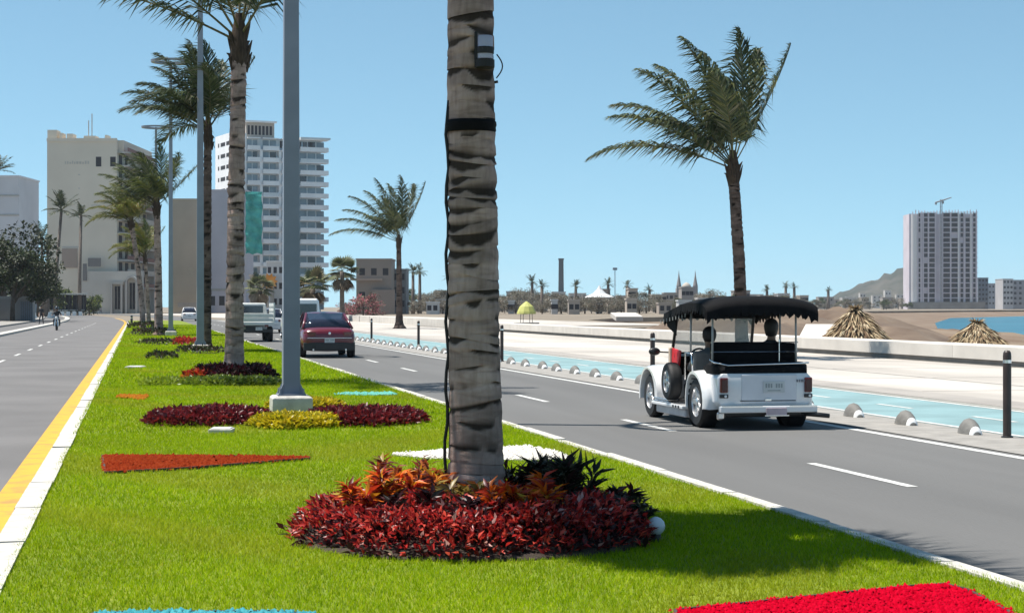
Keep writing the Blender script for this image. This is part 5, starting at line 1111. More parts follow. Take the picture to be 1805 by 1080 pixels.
# ------------------------------------------------------------------ buildings
m_glass = mat('window_glass', (0.035, 0.045, 0.06), 0.12, 0.3, 0.4, spec=0.7)
m_dark = mat('dark_opening', (0.02, 0.02, 0.026), 0.8, 0.3, 0.5)
class Frame:                       # a building's own axes: u along the front (to the viewer's right), v away, from the camera's view direction
    def __init__(s, px, depth, turn=0.0):
        s.o = at(px, depth); s.rz = -YAW + turn
def facade_window(t, x, z, w, h, y=0.0, m=None, face='front', xr=0.0, depth=0.06, frame=False):
    b = MB()
    if face == 'front': b.box(x - w / 2, y - 0.02, z - h / 2, x + w / 2, y + depth, z + h / 2)
    else: b.box(xr - 0.03, x - w / 2, z - h / 2, xr + 0.03, x + w / 2, z + h / 2)
    return b.build('window', m or m_glass, t)

# white apartment tower with balconies
def white_tower():
    f = Frame(407, 512, R(25)); t = thing('apartment_tower', 'tall white apartment tower with stacked balconies behind the lamp post', 'building', (*f.o, 0), f.rz)
    W = mat('tower_white', (0.80, 0.80, 0.81), 0.7, 0.06, 0.2); W2 = mat('tower_pale_grey', (0.58, 0.63, 0.66), 0.7, 0.08, 0.2); FH = 3.3; NF = 15; PG = mat('pale_blue_glazing', (0.20, 0.26, 0.31), 0.15, 0.25, 0.3, spec=0.7)
    MB().box(0, 0.9, 0, 31, 16, NF * FH).build('wall', W2, t)
    MB().box(-0.02, 0.0, 0, 5.2, 15.9, NF * FH + 1.2).build('end_wall', W, t)
    MB().box(5.4, 1.0, NF * FH, 15, 14, NF * FH + 4.4).build('penthouse', mat('penthouse_tan', (0.42, 0.36, 0.31), 0.7), t)
    MB().box(5.0, 0.2, NF * FH + 4.4, 15.6, 14.6, NF * FH + 4.9).build('penthouse_roof', W, t)
    for k in range(7): facade_window(t, 6.3 + k * 1.25, NF * FH + 2.2, 0.8, 2.6, 1.0, m_dark)
    for k in range(6): facade_window(t, 17.5 + k * 2.0, NF * FH - 1.6, 1.3, 2.0, 0.9, m_dark)
    for x0, x1 in ((9.6, 10.5), (16.0, 16.9), (22.2, 22.9)): MB().box(x0, -0.6, 0, x1, 0.95, (NF - 1) * FH).build('fin', W, t)
    slabs = {}
    for i in range(NF):
        z = i * FH
        for bx0, bx1, pr in ((5.3, 9.6, 1.1), (10.5, 16.0, 1.1), (16.9, 22.2, 1.3), (22.9, 32.6, 2.0)):
            top = i == NF - 1
            MB().box(bx0, -pr, z + FH - 0.28, bx1, 0.95, z + FH).build('balcony_slab', W, t)
            if i > 0: MB().box(bx0, -pr, z, bx1, -pr + 0.14, z + 1.0).build('parapet', W if (i + int(bx0)) % 5 else W2, t)
            n = 2 if bx1 - bx0 < 6 else 3
            for k in range(n):
                w = (bx1 - bx0 - 0.6) / n; facade_window(t, bx0 + 0.3 + w * (k + 0.5), z + 1.75, w * 0.86, 2.0, 0.9, PG if (i * 3 + k + int(bx0)) % 5 else m_glass)
        if i >= 4:
            for k, w in ((3.2, 2.6), (8.0, 4.6), (12.4, 1.2)): facade_window(t, k, z + 1.7, w, 1.1, face='side', xr=-0.03, m=m_dark)
    MB().box(22.9, -2.2, NF * FH, 33.2, 14, NF * FH + 0.5).build('roof_slab', W2, t)
    return t
white_tower().scale = (0.87, 1, 1)
def net():
    f = Frame(433, 458, R(6)); nx, nz_ = 10, 26; V = []; z0, z1 = hz(447, 458), hz(338, 458)
    for j in range(nz_ + 1):
        for i in range(nx + 1):
            u, v = i / nx, j / nz_; V.append((4.1 * u + 0.14 * math.sin(v * 19) * (u > 0.9) + 0.1 * math.sin(v * 31) * (u < 0.1), 0.22 * math.sin(u * 7 + v * 9) + 0.15 * math.sin(v * 37 + u * 3), z0 + (z1 - z0) * v + 0.18 * math.sin(u * 11) * (v < 0.05)))
    F = [(j * (nx + 1) + i, j * (nx + 1) + i + 1, (j + 1) * (nx + 1) + i + 1, (j + 1) * (nx + 1) + i) for j in range(nz_) for i in range(nx)]
    o = MB().add(V, F).build('scaffold_net', mat('teal_netting', (0.02, 0.26, 0.23), 0.8, 0, 0.5, col2=(0.07, 0.46, 0.40)), None, loc=(*f.o, 0), rz=f.rz)
    so = o.modifiers.new('solid', 'SOLIDIFY'); so.thickness = 0.04
    prop(o, 'turquoise scaffold netting hung down the white apartment tower', 'netting')
net()
# beige hotel tower
def beige_tower():
    f = Frame(83, 430, 0.0); t = thing('hotel_tower', 'blank beige tower with roof huts and antennas at the bend of the avenue', 'building', (*f.o, 0), f.rz)
    B = mat('beige_render', (0.62, 0.55, 0.455), 0.85, 0.06, 0.08); G = mat('beige_grey_render', (0.47, 0.44, 0.395), 0.85, 0.06, 0.1)
    H = hz(246, 430); w = 16.5
    MB().box(0, 0, 0, w, 36, H).build('wall', B, t)
    MB().box(w * 0.52, -2.0, 0, w + 6.4, -0.05, hz(478, 430)).build('lower_block', G, t)
    for x0, x1, h in ((0.0, 2.2, 2.3), (2.9, 3.5, 1.6), (4.6, 6.0, 1.4), (8.6, 11.4, 0.9), (13.6, 14.2, 1.1)): MB().box(x0, 0.3, H, x1, 4, H + h).build('roof_hut', B, t)
    MB().box(-0.05, -0.25, H - 0.5, w + 0.1, 0.0, H + 0.3).build('cornice', B, t)
    for x, h in ((9.6, 4.6), (10.4, 6.2)): MB().tube([(x, 1, H + 0.9), (x, 1, H + h)], 0.12, 5).build('antenna', G, t)
    for x in (12.2, 15.6): 
        o = facade_window(t, x, hz(285, 430), 1.3, 2.3, 0.0, m_dark); MB().box(x - 0.85, -0.08, hz(285, 430) - 1.4, x + 0.85, -0.03, hz(285, 430) - 1.2).build('sill', B, o)
    rnd = random.Random(3); x = 4.2                              # worn lettering, unreadable at this distance
    while x < 9.6:
        ww = rnd.uniform(0.25, 0.5); MB().box(x, -0.06, hz(287, 430) - 0.3, x + ww, 0.02, hz(287, 430) + rnd.uniform(0.1, 0.5)).build('sign_letter', G, t); x += ww + 0.22
    for x, py, ww in ((7.6, 308, 0.5), (7.6, 332, 0.4), (11.5, 362, 2.2), (5.6, 435, 4.2)): MB().box(x - ww / 2, -0.05, hz(py, 430) - 0.12, x + ww / 2, 0.02, hz(py, 430) + 0.12).build('vent', G, t)
    MB().box(3.6, -0.3, hz(472, 430), 7.2, -0.02, hz(438, 430)).build('panel', mat('pinkish_render', (0.33, 0.255, 0.21), 0.85, 0.05), t)
    MB().box(9.0, -2.35, hz(495, 430), 9.9, -2.05, hz(465, 430)).build('sign_board', mat('grey_sign', (0.16, 0.15, 0.145), 0.7), t); MB().box(10.2, -2.3, hz(470, 430), 13.2, -2.05, hz(455, 430)).build('sign_board', mat('grey_sign', (0.16, 0.15, 0.145), 0.7), t)
    z = 6.0; k = 0; RB = mat('red_brown_awning', (0.20, 0.10, 0.085), 0.8)
    while z < H - 3:
        MB().box(w + 0.02, 0.8, z, w + 2.6, 35.5, z + 0.35).build('balcony_slab', mat('balcony_pale', (0.42, 0.40, 0.37), 0.8), t)
        MB().box(w + 2.4, 0.8, z + 0.35, w + 2.6, 35.5, z + 1.3).build('balustrade', G if k % 2 else RB, t)
        for v in (4, 11, 18, 25, 32): facade_window(t, v, z + 1.9, 3.6, 2.2, face='side', xr=w + 0.02, m=m_dark)
        z += 3.2; k += 1
    MB().box(w, 2, H - 3.0, w + 1.2, 35.8, H).build('roof_edge', B, t); MB().box(w - 0.5, 35.52, 0, w + 2.62, 36.3, H - 3.0).build('end_wall', G, t)
    # arched entrance
    P = mat('portico_pale', (0.40, 0.38, 0.35), 0.8, 0.06)
    for x0 in (15.7, 19.2):
        z1 = hz(486, 430) if x0 > 17 else hz(492, 430)
        MB().box(x0, -3.4, 0, x0 + 0.45, -2.02, z1 - 1.2).build('column', P, t); MB().box(x0 + 2.4, -3.4, 0, x0 + 2.85, -2.02, z1 - 1.2).build('column', P, t)
        if x0 > 17:
            b = MB(); b.loft([[(x0 + 1.42 + r * math.cos(a), y, z1 - 1.5 + r * math.sin(a)) for r, y in ((1.43, -3.4), (1.43, -2.02), (0.98, -2.02), (0.98, -3.4))] for a in [PI * i / 10 for i in range(11)]]); b.build('arch', P, t)
        else: MB().box(x0 - 0.2, -3.5, z1 - 1.2, x0 + 3.05, -2.02, z1 - 0.6).build('lintel', P, t)
        dr = MB().box(x0 + 0.8, -2.1, 1.0, x0 + 2.05, -2.03, z1 - 1.7).build('window', m_dark, t); MB().box(x0 + 1.36, -2.16, 1.0, x0 + 1.46, -2.1, z1 - 1.7).build('mullion', P, dr)
beige_tower()
def block(name, label, px0, px1, pytop, depth, col, dep=14, windows=None, turn=0.0, roofcol=None, cat='building', group=None, zb=-0.3, detail=None):
    f = Frame(px0, depth, turn); t = thing(name, label, cat, (*f.o, 0), f.rz, group); w = (px1 - px0) * depth / FPX; H = hz(pytop, depth)
    m = mat('render_%s' % '_'.join('%d' % (c * 1000) for c in col), col, 0.85, 0.07, 0.15)
    MB().box(0, 0, zb, w, dep, H).build('wall', m, t)
    MB().box(-0.15, -0.15, H, w + 0.15, dep + 0.15, H + 0.3).build('parapet', mat('roof_%s' % '_'.join('%d' % (c * 1000) for c in (roofcol or col)), roofcol or tuple(min(1, c * 1.15) for c in col), 0.8), t)
    if windows:
        cols, rows, ww, wh, base = windows
        for r in range(rows):
            for c in range(cols):
                wd_ = facade_window(t, w * (c + 0.5) / cols, base + (H - base) * (r + 0.5) / rows, ww, wh, 0.0, m_dark)
    if detail: detail(t, w, H)
    return t
block('office_block', 'plain beige block with a blank end wall between two lamp posts', 300, 366, 352, 470, (0.50, 0.44, 0.34), detail=lambda t, w, H: [MB().box(w * 0.2, -0.1, H * 0.05, w * 0.9, 0.02, H * 0.09).build('string_course', mat('balcony_pale', (0.42, 0.40, 0.37), 0.8), t), MB().box(w * 0.5, -0.12, H * 0.32, w * 0.62, 0.02, H * 0.40).build('sign_board', mat('cream_sign', (0.5, 0.45, 0.34), 0.7), t)])
block('office_block', 'lavender grey block with a blank wall in front of the white tower', 366, 433, 336, 462, (0.54, 0.505, 0.55), detail=lambda t, w, H: [MB().box(w * 0.0, -0.1, H * 0.18, w, 0.02, H * 0.20).build('string_course', mat('balcony_pale', (0.42, 0.40, 0.37), 0.8), t)] + [facade_window(t, w * (k + 0.5) / 4, H * 0.10, 1.4, 2.4, 0, m_dark) for k in range(4)])
block('house', 'white stepped house beside the lavender block', 470, 500, 462, 380, (0.45, 0.45, 0.45), windows=(3, 3, 0.7, 1.3, 1.0))
block('house', 'beige street house with a shaded shopfront under the tower', 440, 472, 486, 370, (0.30, 0.27, 0.24), windows=(3, 2, 0.8, 1.4, 0.5))
block('white_building', 'pale windowless building rising behind the dark trees of the garden wall', -60, 33, 312, 330, (0.56, 0.55, 0.57), detail=lambda t, w, H: [MB().box(-0.1, -0.12, H * k_, w + 0.1, 0.0, H * k_ + 0.3).build('string_course', mat('balcony_pale', (0.42, 0.40, 0.37), 0.8), t) for k_ in (0.72, 0.86)])
block('beach_house', 'flat roofed tan house beyond the fan palm', 628, 690, 458, 390, (0.24, 0.20, 0.17), dep=12, windows=(3, 2, 1.2, 1.5, 1.5), detail=lambda t, w, H: [MB().box(-1.2, -1.2, H * 0.62, w * 0.75, -0.02, H * 0.66).build('awning', mat('pinkish_render', (0.33, 0.255, 0.21), 0.85, 0.05), t), MB().box(w * 0.45, -1.5, -0.2, w * 1.1, -0.02, H * 0.45).build('porch', mat('porch_tan', (0.25, 0.2, 0.17), 0.85), t)])
block('beach_house', 'grey two storey house behind the lone plaza palm', 664, 716, 476, 400, (0.17, 0.175, 0.18), dep=10, windows=(4, 3, 0.9, 1.4, 0.8))

# construction tower across the bay
def construction_tower():
    D = 1150.0; f = Frame(1603, D, R(-3)); t = thing('unfinished_tower', 'unfinished concrete high-rise with rows of empty openings across the bay', 'building', (*f.o, 0), f.rz)
    C = mat('raw_concrete_mauve', (0.54, 0.485, 0.53), 0.9, 0.08, 0.1); L = mat('pale_render_strip', (0.70, 0.66, 0.65), 0.9, 0.05, 0.1)
    H = hz(374, D); w = 42.5; NF = 18; FH = (H - 4) / NF
    MB().box(0, 0.8, -2, w, 24, H - 1.0).build('core', C, t)
    b = MB(); b.lathe([(3.0, -2), (3.0, H - 1.5)], 16, (3.0, 3.0, 0)); b.build('stair_shaft', L, t, smooth=True, sharp=50)
    cols = [(10.3, 2.2), (14.2, 3.2), (23.4, 3.4), (28.4, 3.2), (33.0, 1.3), (36.6, 2.0), (40.9, 1.3), (6.4, 0.8)]
    xs = [7.4, 8.7, 12.0, 16.4, 20.8, 25.9, 30.8, 34.6, 38.6, 42.0]
    for x in xs: MB().box(x - 0.45, 0.0, -2, x + 0.45, 0.9, H - 0.5).build('column', L if x in (30.8, 38.6) else C, t)
    for i in range(NF + 1): MB().box(5.6, 0.1, 4 + i * FH - 0.32, w + 0.6, 0.85, 4 + i * FH).build('floor_slab', C, t)
    rnd = random.Random(8)
    for i in range(NF):
        for x, ww in cols:
            if rnd.random() < 0.05: continue
            facade_window(t, x, 4 + (i + 0.45) * FH, ww * 1.25, FH * 0.74, 0.72, m_dark)
    for k in range(22): x = 2 + k * 1.9; MB().box(x, 1.0, H - 1.0, x + 0.5, 1.5, H + rnd.uniform(0.2, 1.6)).build('rebar_stub', C, t)
    MB().box(-1, -5, -2, w + 4, 0.0, 4.5).build('podium', mat('podium_grey', (0.22, 0.21, 0.2), 0.9, 0.15, 0.2), t)
    # tower crane
    x, y = at(1659, D - 4); c = thing('tower_crane', 'tower crane standing against the unfinished high-rise', 'crane', (x, y, -2), -YAW)
    G = mat('crane_grey', (0.24, 0.25, 0.27), 0.6); zt = hz(352, D) + 2
    b = MB()
    for sx in (-0.5, 0.5): b.box(sx - 0.22, -0.22, 0, sx + 0.22, 0.22, zt)
    for k in range(30): z = zt * k / 30; b.box(-0.5, -0.1, z, 0.5, 0.1, z + 0.25)
    b.build('mast', G, c)
    MB().tube([(0, 0, zt - 1), (6.5, 0, zt + 1.2)], [0.55, 0.3], 5).build('jib', G, c); MB().tube([(0, 0, zt - 1), (-3.5, 0, zt - 2.0)], 0.5, 5).build('counter_jib', G, c)
    MB().box(-3.9, -0.5, zt - 3.4, -2.8, 0.5, zt - 1.9).build('counterweight', G, c); MB().box(0.4, -0.7, zt - 2.8, 1.6, 0.7, zt - 1.2).build('cab', G, c)
construction_tower()
for (a, b_, top, D, colr, lab, wn_) in ((1724, 1742, 490, 1180, (0.16, 0.19, 0.23), 'narrow blue grey apartment block beside the unfinished high-rise', (3, 6, 1.2, 1.3, 2)), (1742, 1766, 500, 1260, (0.30, 0.32, 0.36), 'pale block standing between two darker ones across the bay', (4, 4, 1.2, 1.3, 2)),
                                  (1768, 1786, 492, 1120, (0.42, 0.41, 0.42), 'white stepped block by the water across the bay', (3, 5, 1.3, 1.4, 2)), (1785, 1830, 494, 1150, (0.30, 0.29, 0.31), 'grey block with many balconies by the water across the bay', (5, 5, 1.6, 1.5, 2))):
    block('apartment_block', lab, a, b_, top, D, colr, dep=18, windows=wn_)
# hill behind
def hill():
    V, F = [], []; nx, ny = 60, 12; D = 1900.0
    rnd = random.Random(2); ph = [rnd.uniform(0, 6) for _ in range(6)]
    prof = [(1380, 0), (1440, 5), (1490, 19), (1530, 28), (1570, 36), (1602, 46), (1640, 48), (1680, 34), (1730, 15), (1800, 9), (1900, 6), (2050, 0)]
    def h(px):
        for (a, b), (c, d) in zip(prof, prof[1:]):
            if a <= px <= c: u = (px - a) / (c - a); u = u * u * (3 - 2 * u); return b + (d - b) * u
        return 0
    for i in range(nx + 1):
        px = 1380 + 670 * i / nx
        for j in range(ny + 1):
            v = j / ny; x, y = at(px, D + 320 * v); e = math.sin(PI * min(1, v * 1.0)) ** 0.8
            V.append((x, y, -2 + e * h(px) * 1.12 * (1 + 0.05 * math.sin(i * 1.3 + j * 2 + ph[0]) + 0.04 * math.sin(i * 2.9 + ph[1]))))
    F = [(i * (ny + 1) + j, (i + 1) * (ny + 1) + j, (i + 1) * (ny + 1) + j + 1, i * (ny + 1) + j + 1) for i in range(nx) for j in range(ny)]
    prop(MB().add(V, F).build('hill', mat('hill_scrub', (0.03, 0.038, 0.03), 0.95, 0, 0.03, col2=(0.085, 0.08, 0.068)), smooth=True), kind='structure')
hill()
for i, (px, w_, top) in enumerate(((1492, 14, 524), (1516, 10, 517), (1538, 16, 521), (1560, 11, 512), (1580, 14, 519), (1452, 16, 528))):
    block('hill_house', 'small pale house on the slope of the hazy hill', px, px + w_, top, 1880, (0.5, 0.47, 0.44), dep=8, windows=(2, 2, 1.6, 1.6, 6), group='houses on the hill')

# skyline landmarks
def stack(): 
    D = 620; x, y = at(989, D); t = thing('brick_chimney', 'tall square grey chimney above the distant trees', 'chimney', (x, y, 0), -YAW)
    z = hz(458, D); MB().loft([[(-w, -w, q), (w, -w, q), (w, w, q), (-w, w, q)] for q, w in ((0, 1.0), (z * 0.9, 0.82), (z, 0.82))]).build('shaft', mat('chimney_grey', (0.12, 0.13, 0.14), 0.8), t); MB().box(-0.95, -0.95, z, 0.95, 0.95, z + 0.5).build('cap', mat('chimney_grey', (0.12, 0.13, 0.14), 0.8), t)
stack()
def church():
    D = 950; f = Frame(1190, D); t = thing('church', 'distant church with twin pointed spires and a dome', 'church', (*f.o, 0), f.rz); S = mat('church_stone', (0.24, 0.22, 0.22), 0.9, 0.1, 0.1); k = D / FPX
    for px in (1197, 1226):
        x = (px - 1190) * k; zt = hz(478, D); MB().box(x - 1.2, 0, 0, x + 1.2, 2.4, zt * 0.62).build('bell_tower', S, t); MB().lathe([(1.3, zt * 0.62), (0.9, zt * 0.72), (0.35, zt * 0.88), (0.03, zt + 0.6)], 8, (x, 1.2, 0)).build('spire', S, t)
    MB().box(1.5, 2.5, 0, 12, 14, hz(508, D)).build('nave', S, t); MB().lathe([(2.6, hz(508, D)), (2.4, hz(503, D)), (1.4, hz(499, D)), (0.05, hz(497, D))], 12, (6.6, 7, 0)).build('dome', mat('dome_cream', (0.42, 0.38, 0.33), 0.8), t, smooth=True)
church()
def tent():
    D = 420; x, y = at(1052, D); t = thing('marquee', 'white peaked tensile tent among the distant trees', 'tent', (x, y, 0), -YAW); W = mat('tent_white', (0.62, 0.62, 0.62), 0.7, 0.03); k = D / FPX
    b = MB(); zt, ze = hz(503, D), hz(524, D)
    b.lathe([(0.1, zt), (0.6, zt - 0.9), (1.6, zt - 1.9), (3.2, ze + 0.2), (3.4, ze)], 8, (0.6, 0, 0), cap=False); o = b.build('canopy', W, t); so = o.modifiers.new('solid', 'SOLIDIFY'); so.thickness = 0.05
    for i in range(4): a = PI / 4 + i * PI / 2; MB().tube([(0.6 + 2.6 * math.cos(a), 2.6 * math.sin(a), 0), (0.6 + 2.9 * math.cos(a), 2.9 * math.sin(a), ze + 0.2)], 0.07, 6).build('pole', m_steel, t)
tent()
def shade(px=928, D=170):
    x, y = at(px, D); t = thing('shade_canopy', 'lime yellow shade canopy on thin legs out on the plaza', 'canopy', (x, y, 0.05), -YAW); k = D / FPX
    m = mat('lime_canvas', (0.42, 0.42, 0.12), 0.7, 0.08, 1.0); zt, ze = hz(522, D), hz(545, D)
    b = MB(); b.lathe([(0.05, zt), (0.35, zt - 0.2), (0.85, (zt + ze) / 2), (1.15, ze), (1.2, ze - 0.25)], 10, cap=False); o = b.build('canopy', m, t); so = o.modifiers.new('solid', 'SOLIDIFY'); so.thickness = 0.03
    for i in range(4): a = 0.5 + i * PI / 2; MB().tube([(0.85 * math.cos(a), 0.85 * math.sin(a), 0), (0.8 * math.cos(a), 0.8 * math.sin(a), ze)], 0.035, 6).build('leg', m_carblk, t)
    MB().lathe([(1.6, -0.02), (1.6, 0.12)], 16).build('base', m_conc, t); t.scale = (0.75, 0.75, 0.8)
shade()
def mast():
    D = 520; x, y = at(1084, D); t = thing('floodlight_mast', 'thin distant floodlight mast above the trees', 'mast', (x, y, 0)); z = hz(476, D)
    MB().tube([(0, 0, 0), (0, 0, z)], 0.12, 6).build('pole', m_steel, t); MB().box(-0.6, -0.3, z, 0.6, 0.3, z + 0.7).build('lamp_head', m_steel, t)
mast()
def sunsign():
    D = 300; x, y = at(475, D); t = thing('street_sign', 'orange sunburst shaped sign on a post beside the avenue', 'sign', (x, y, 0), -YAW); z = hz(496, D); o_ = mat('orange_paint', (0.50, 0.19, 0.02), 0.6, 0.1, 2)
    MB().tube([(0, 0, 0), (0, 0, z)], 0.09, 6).build('post', m_steel, t)
    b = MB(); pts = [((0.95 if i % 2 else 1.45) * math.cos(PI * i / 10), (0.95 if i % 2 else 1.45) * math.sin(PI * i / 10)) for i in range(20)]
    b.add([(p[0], -0.16, z + p[1]) for p in pts] + [(p[0], -0.04, z + p[1]) for p in pts], [tuple(range(20)), tuple(range(39, 19, -1))] + [(i, (i + 1) % 20, 20 + (i + 1) % 20, 20 + i) for i in range(20)]); b.build('sunburst', o_, t)
sunsign()

# ------------------------------------------------------------------ left side street furniture
def garden_wall():
    t = thing('garden_wall', 'pale rendered garden wall running along the lay-by pavement', 'wall', (0, 0, 0)); m = mat('wall_render', (0.33, 0.32, 0.31), 0.85, 0.06, 0.4)
    for i in range(10): MB().box(-15.9 + 0.0, 150 + i * 6.0, 0, -15.55, 155.98 + i * 6.0, 2.5).build('panel', m, t)
    for i in range(11): MB().box(-16.0, 149.8 + i * 6.0, 0, -15.45, 150.2 + i * 6.0 - 0.003, 2.7).build('pier', m, t)
garden_wall()
x, y = at(25, 196)
gw = block('gate_house', 'pale wall end with a grey gate beside the dark trees', -40, 58, 527, 192, (0.30, 0.29, 0.285), dep=1.0, detail=lambda t, w, H: [MB().box(w - 1.3, -0.06, 0.1, w - 0.1, 0.02, H - 0.25).build('gate', mat('grey_gate', (0.18, 0.18, 0.185), 0.6), t)] + [MB().box(w - 1.3 + 0.2 * k, -0.1, 0.1, w - 1.22 + 0.2 * k, -0.06, H - 0.25).build('gate_bar', m_steel, t) for k in range(7)])
def shelter():
    D = 330; f = Frame(86, D); t = thing('bus_shelter', 'long dark open shelter with a pale flat roof below the beige tower', 'shelter', (*f.o, 0.0), f.rz); k = D / FPX; w = 64 * k; zr = hz(517, D)
    MB().box(-0.2, -1.6, zr - 0.25, w + 0.2, 1.6, zr).build('roof', mat('shelter_roof', (0.40, 0.40, 0.38), 0.7), t, bevel=0.03)
    for i in range(6): MB().box(w * i / 5 - 0.06, -1.3, 0, w * i / 5 + 0.06, -1.18, zr - 0.25).build('post', m_carblk, t)
    for i in range(5): MB().box(w * i / 5 + 0.1, 1.2, 1.0, w * (i + 1) / 5 - 0.1, 1.3, zr - 0.3).build('back_panel', m_dark, t)
    MB().box(0.5, -0.2, 0.9, w - 0.2, 0.3, 1.1).build('counter', mat('balcony_pale', (0.42, 0.40, 0.37), 0.8), t)
    for i in range(6): MB().box(w * i / 6 + 0.3, -1.7, 0, w * i / 6 + 0.95, -1.45, 0.75).build('planter', m_refl, t, bevel=0.03)
shelter()
for i, (px, D) in enumerate(((88, 260), (95, 262), (60, 235), (22, 215))):
    x, y = at(px, D); t = thing('white_barrier', 'white concrete barrier block beside the long dark shelter', 'barrier', (x, y, 0), R(90) - 0.05, 'white barrier blocks')
    MB().loft([[(-1.2, -0.3 * a, z), (1.2, -0.3 * a, z), (1.2, 0.3 * a, z), (-1.2, 0.3 * a, z)] for z, a in ((0, 1), (0.25, 0.9), (0.45, 0.5), (0.85, 0.4))]).build('block', m_refl, t, bevel=0.02)

# ------------------------------------------------------------------ trees
m_treeleaf = leafmat('tree_leaf', 0.55, 0.25)
m_treebark = mat('tree_bark', (0.09, 0.07, 0.055), 0.95, 0.3, 3, bump=0.6, bscale=12)
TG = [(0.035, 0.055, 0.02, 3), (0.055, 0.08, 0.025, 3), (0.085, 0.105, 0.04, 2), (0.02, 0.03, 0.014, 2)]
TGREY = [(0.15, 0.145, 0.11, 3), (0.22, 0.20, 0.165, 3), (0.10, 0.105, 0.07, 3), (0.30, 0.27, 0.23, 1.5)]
def tree_proto(h, r, n, pal, seed, leaf=0.55, clumps=22, low=0.35):
    """returns (trunk mesh, crown mesh): forked trunk and leaf clumps with gaps"""
    rng = np.random.default_rng(seed); rnd = random.Random(seed); b = MB(); cen = []
    b.tube([(0, 0, -0.2), (0.05 * h * 0.3, 0, h * 0.25), (0.03 * h, 0.02 * h, h * 0.55)], [0.045 * h ** 0.9, 0.035 * h ** 0.9, 0.02 * h], 7)
    for k in range(clumps):
        a = rnd.uniform(0, 6.28); q = r * rnd.uniform(0.15, 0.95) ** 0.7; zz = h * rnd.uniform(low, 0.95) * (1 - 0.22 * (q / r) ** 2); c = (q * math.cos(a), q * math.sin(a), zz); cen.append(c)
        if k < 8: b.tube([(0.02 * h, 0, h * rnd.uniform(0.22, 0.5)), (c[0] * 0.5, c[1] * 0.5, (h * 0.4 + zz) / 2), c], [0.016 * h, 0.010 * h, 0.004 * h], 5)
    tr = b.mesh('trunk'); tr.materials.append(m_treebark); tr.shade_smooth()
    cen = np.array(cen); idx = rng.integers(0, clumps, n); sz = rng.uniform(0.22, 0.42, clumps) * r
    d = unit(rng.normal(size=(n, 3))) * (rng.uniform(0, 1, (n, 1)) ** 0.4) * np.array([1, 1, 0.7]); P = cen[idx] + d * sz[idx][:, None]
    D = d + rng.normal(size=(n, 3)) * 0.7 + np.array([0, 0, 0.2]); L = leaf * rng.uniform(0.6, 1.3, n)
    C = pick(rng, pal, n) * rng.uniform(0.6, 1.4, clumps)[idx][:, None]
    return tr, leaves('crown', P, D, L, L * 0.6, np.clip(C, 0, 1), m_treeleaf, rng)
PROTO = {'dark': tree_proto(9, 4.6, 5200, [(a_ * 0.6, b2_ * 0.6, c_ * 0.6, w_) for a_, b2_, c_, w_ in TG], 1, 0.42), 'mid': tree_proto(7, 3.6, 5200, TG + [(0.10, 0.12, 0.03, 3)], 2, 0.30), 'grey': tree_proto(6.5, 3.8, 5200, TGREY, 3, 0.28), 'bush': tree_proto(3.0, 2.4, 1300, TG + [(0.12, 0.15, 0.035, 4)], 4, 0.4, low=0.12), 'dry': tree_proto(5.0, 3.2, 3600, TGREY + [(0.16, 0.12, 0.09, 3)], 5, 0.26, low=0.2)}
def tree(kind, label, px, D, h, group=None, z=0.0, name='broadleaf_tree', wide=1.0, seed=0):
    tr, cr = PROTO[kind]; x, y = at(px, D); base = {'dark': 9, 'mid': 7, 'grey': 6.5, 'bush': 3.0, 'dry': 5.0}[kind]; s = h / base
    t = thing(name, label, 'tree' if kind != 'bush' else 'bush', (x, y, z), seed * 1.7, group); t.scale = (s * wide, s * wide, s)
    link('trunk', tr, None, t); link('crown', cr, None, t); return t
tree('dark', 'largest dark tree standing over the pale garden wall', 8, 205, 10.5, wide=1.0, seed=1)
tree('dark', 'dark tree next to the gate of the pale garden wall', 42, 212, 7.0, seed=2)
tree('dark', 'low black green tree leaning over the garden wall', 22, 190, 8.0, seed=3)
tree('mid', 'slim dark tree between the garden wall and the tall palms', 66, 260, 6.5, seed=4)
tree('bush', 'light green bush at the foot of the tall palms', 100, 350, 6.2, name='bush', seed=5)
tree('bush', 'dark clipped bush beside the long shelter', 124, 345, 3.6, name='bush', seed=6)
tree('bush', 'dark bush at the far end of the long shelter', 157, 350, 4.0, name='bush', seed=7)
# far belt of trees along the coast
rnd = random.Random(77)
belt = []
for i in range(64):
    px = 690 + i * 14.4 + rnd.uniform(-9, 9)
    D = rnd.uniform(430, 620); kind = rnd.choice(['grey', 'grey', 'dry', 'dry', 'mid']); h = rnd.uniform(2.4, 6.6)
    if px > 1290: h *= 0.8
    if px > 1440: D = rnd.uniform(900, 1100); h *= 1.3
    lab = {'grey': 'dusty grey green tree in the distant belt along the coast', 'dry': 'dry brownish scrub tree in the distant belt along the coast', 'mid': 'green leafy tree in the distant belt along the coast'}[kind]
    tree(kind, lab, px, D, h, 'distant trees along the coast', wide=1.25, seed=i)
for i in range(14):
    tree('dry', 'dry brownish scrub tree in the distant belt along the coast', 700 + i * 36 + rnd.uniform(-9, 9), rnd.uniform(400, 425), rnd.uniform(2.6, 4.2), 'distant trees along the coast', wide=1.5, seed=i + 90)
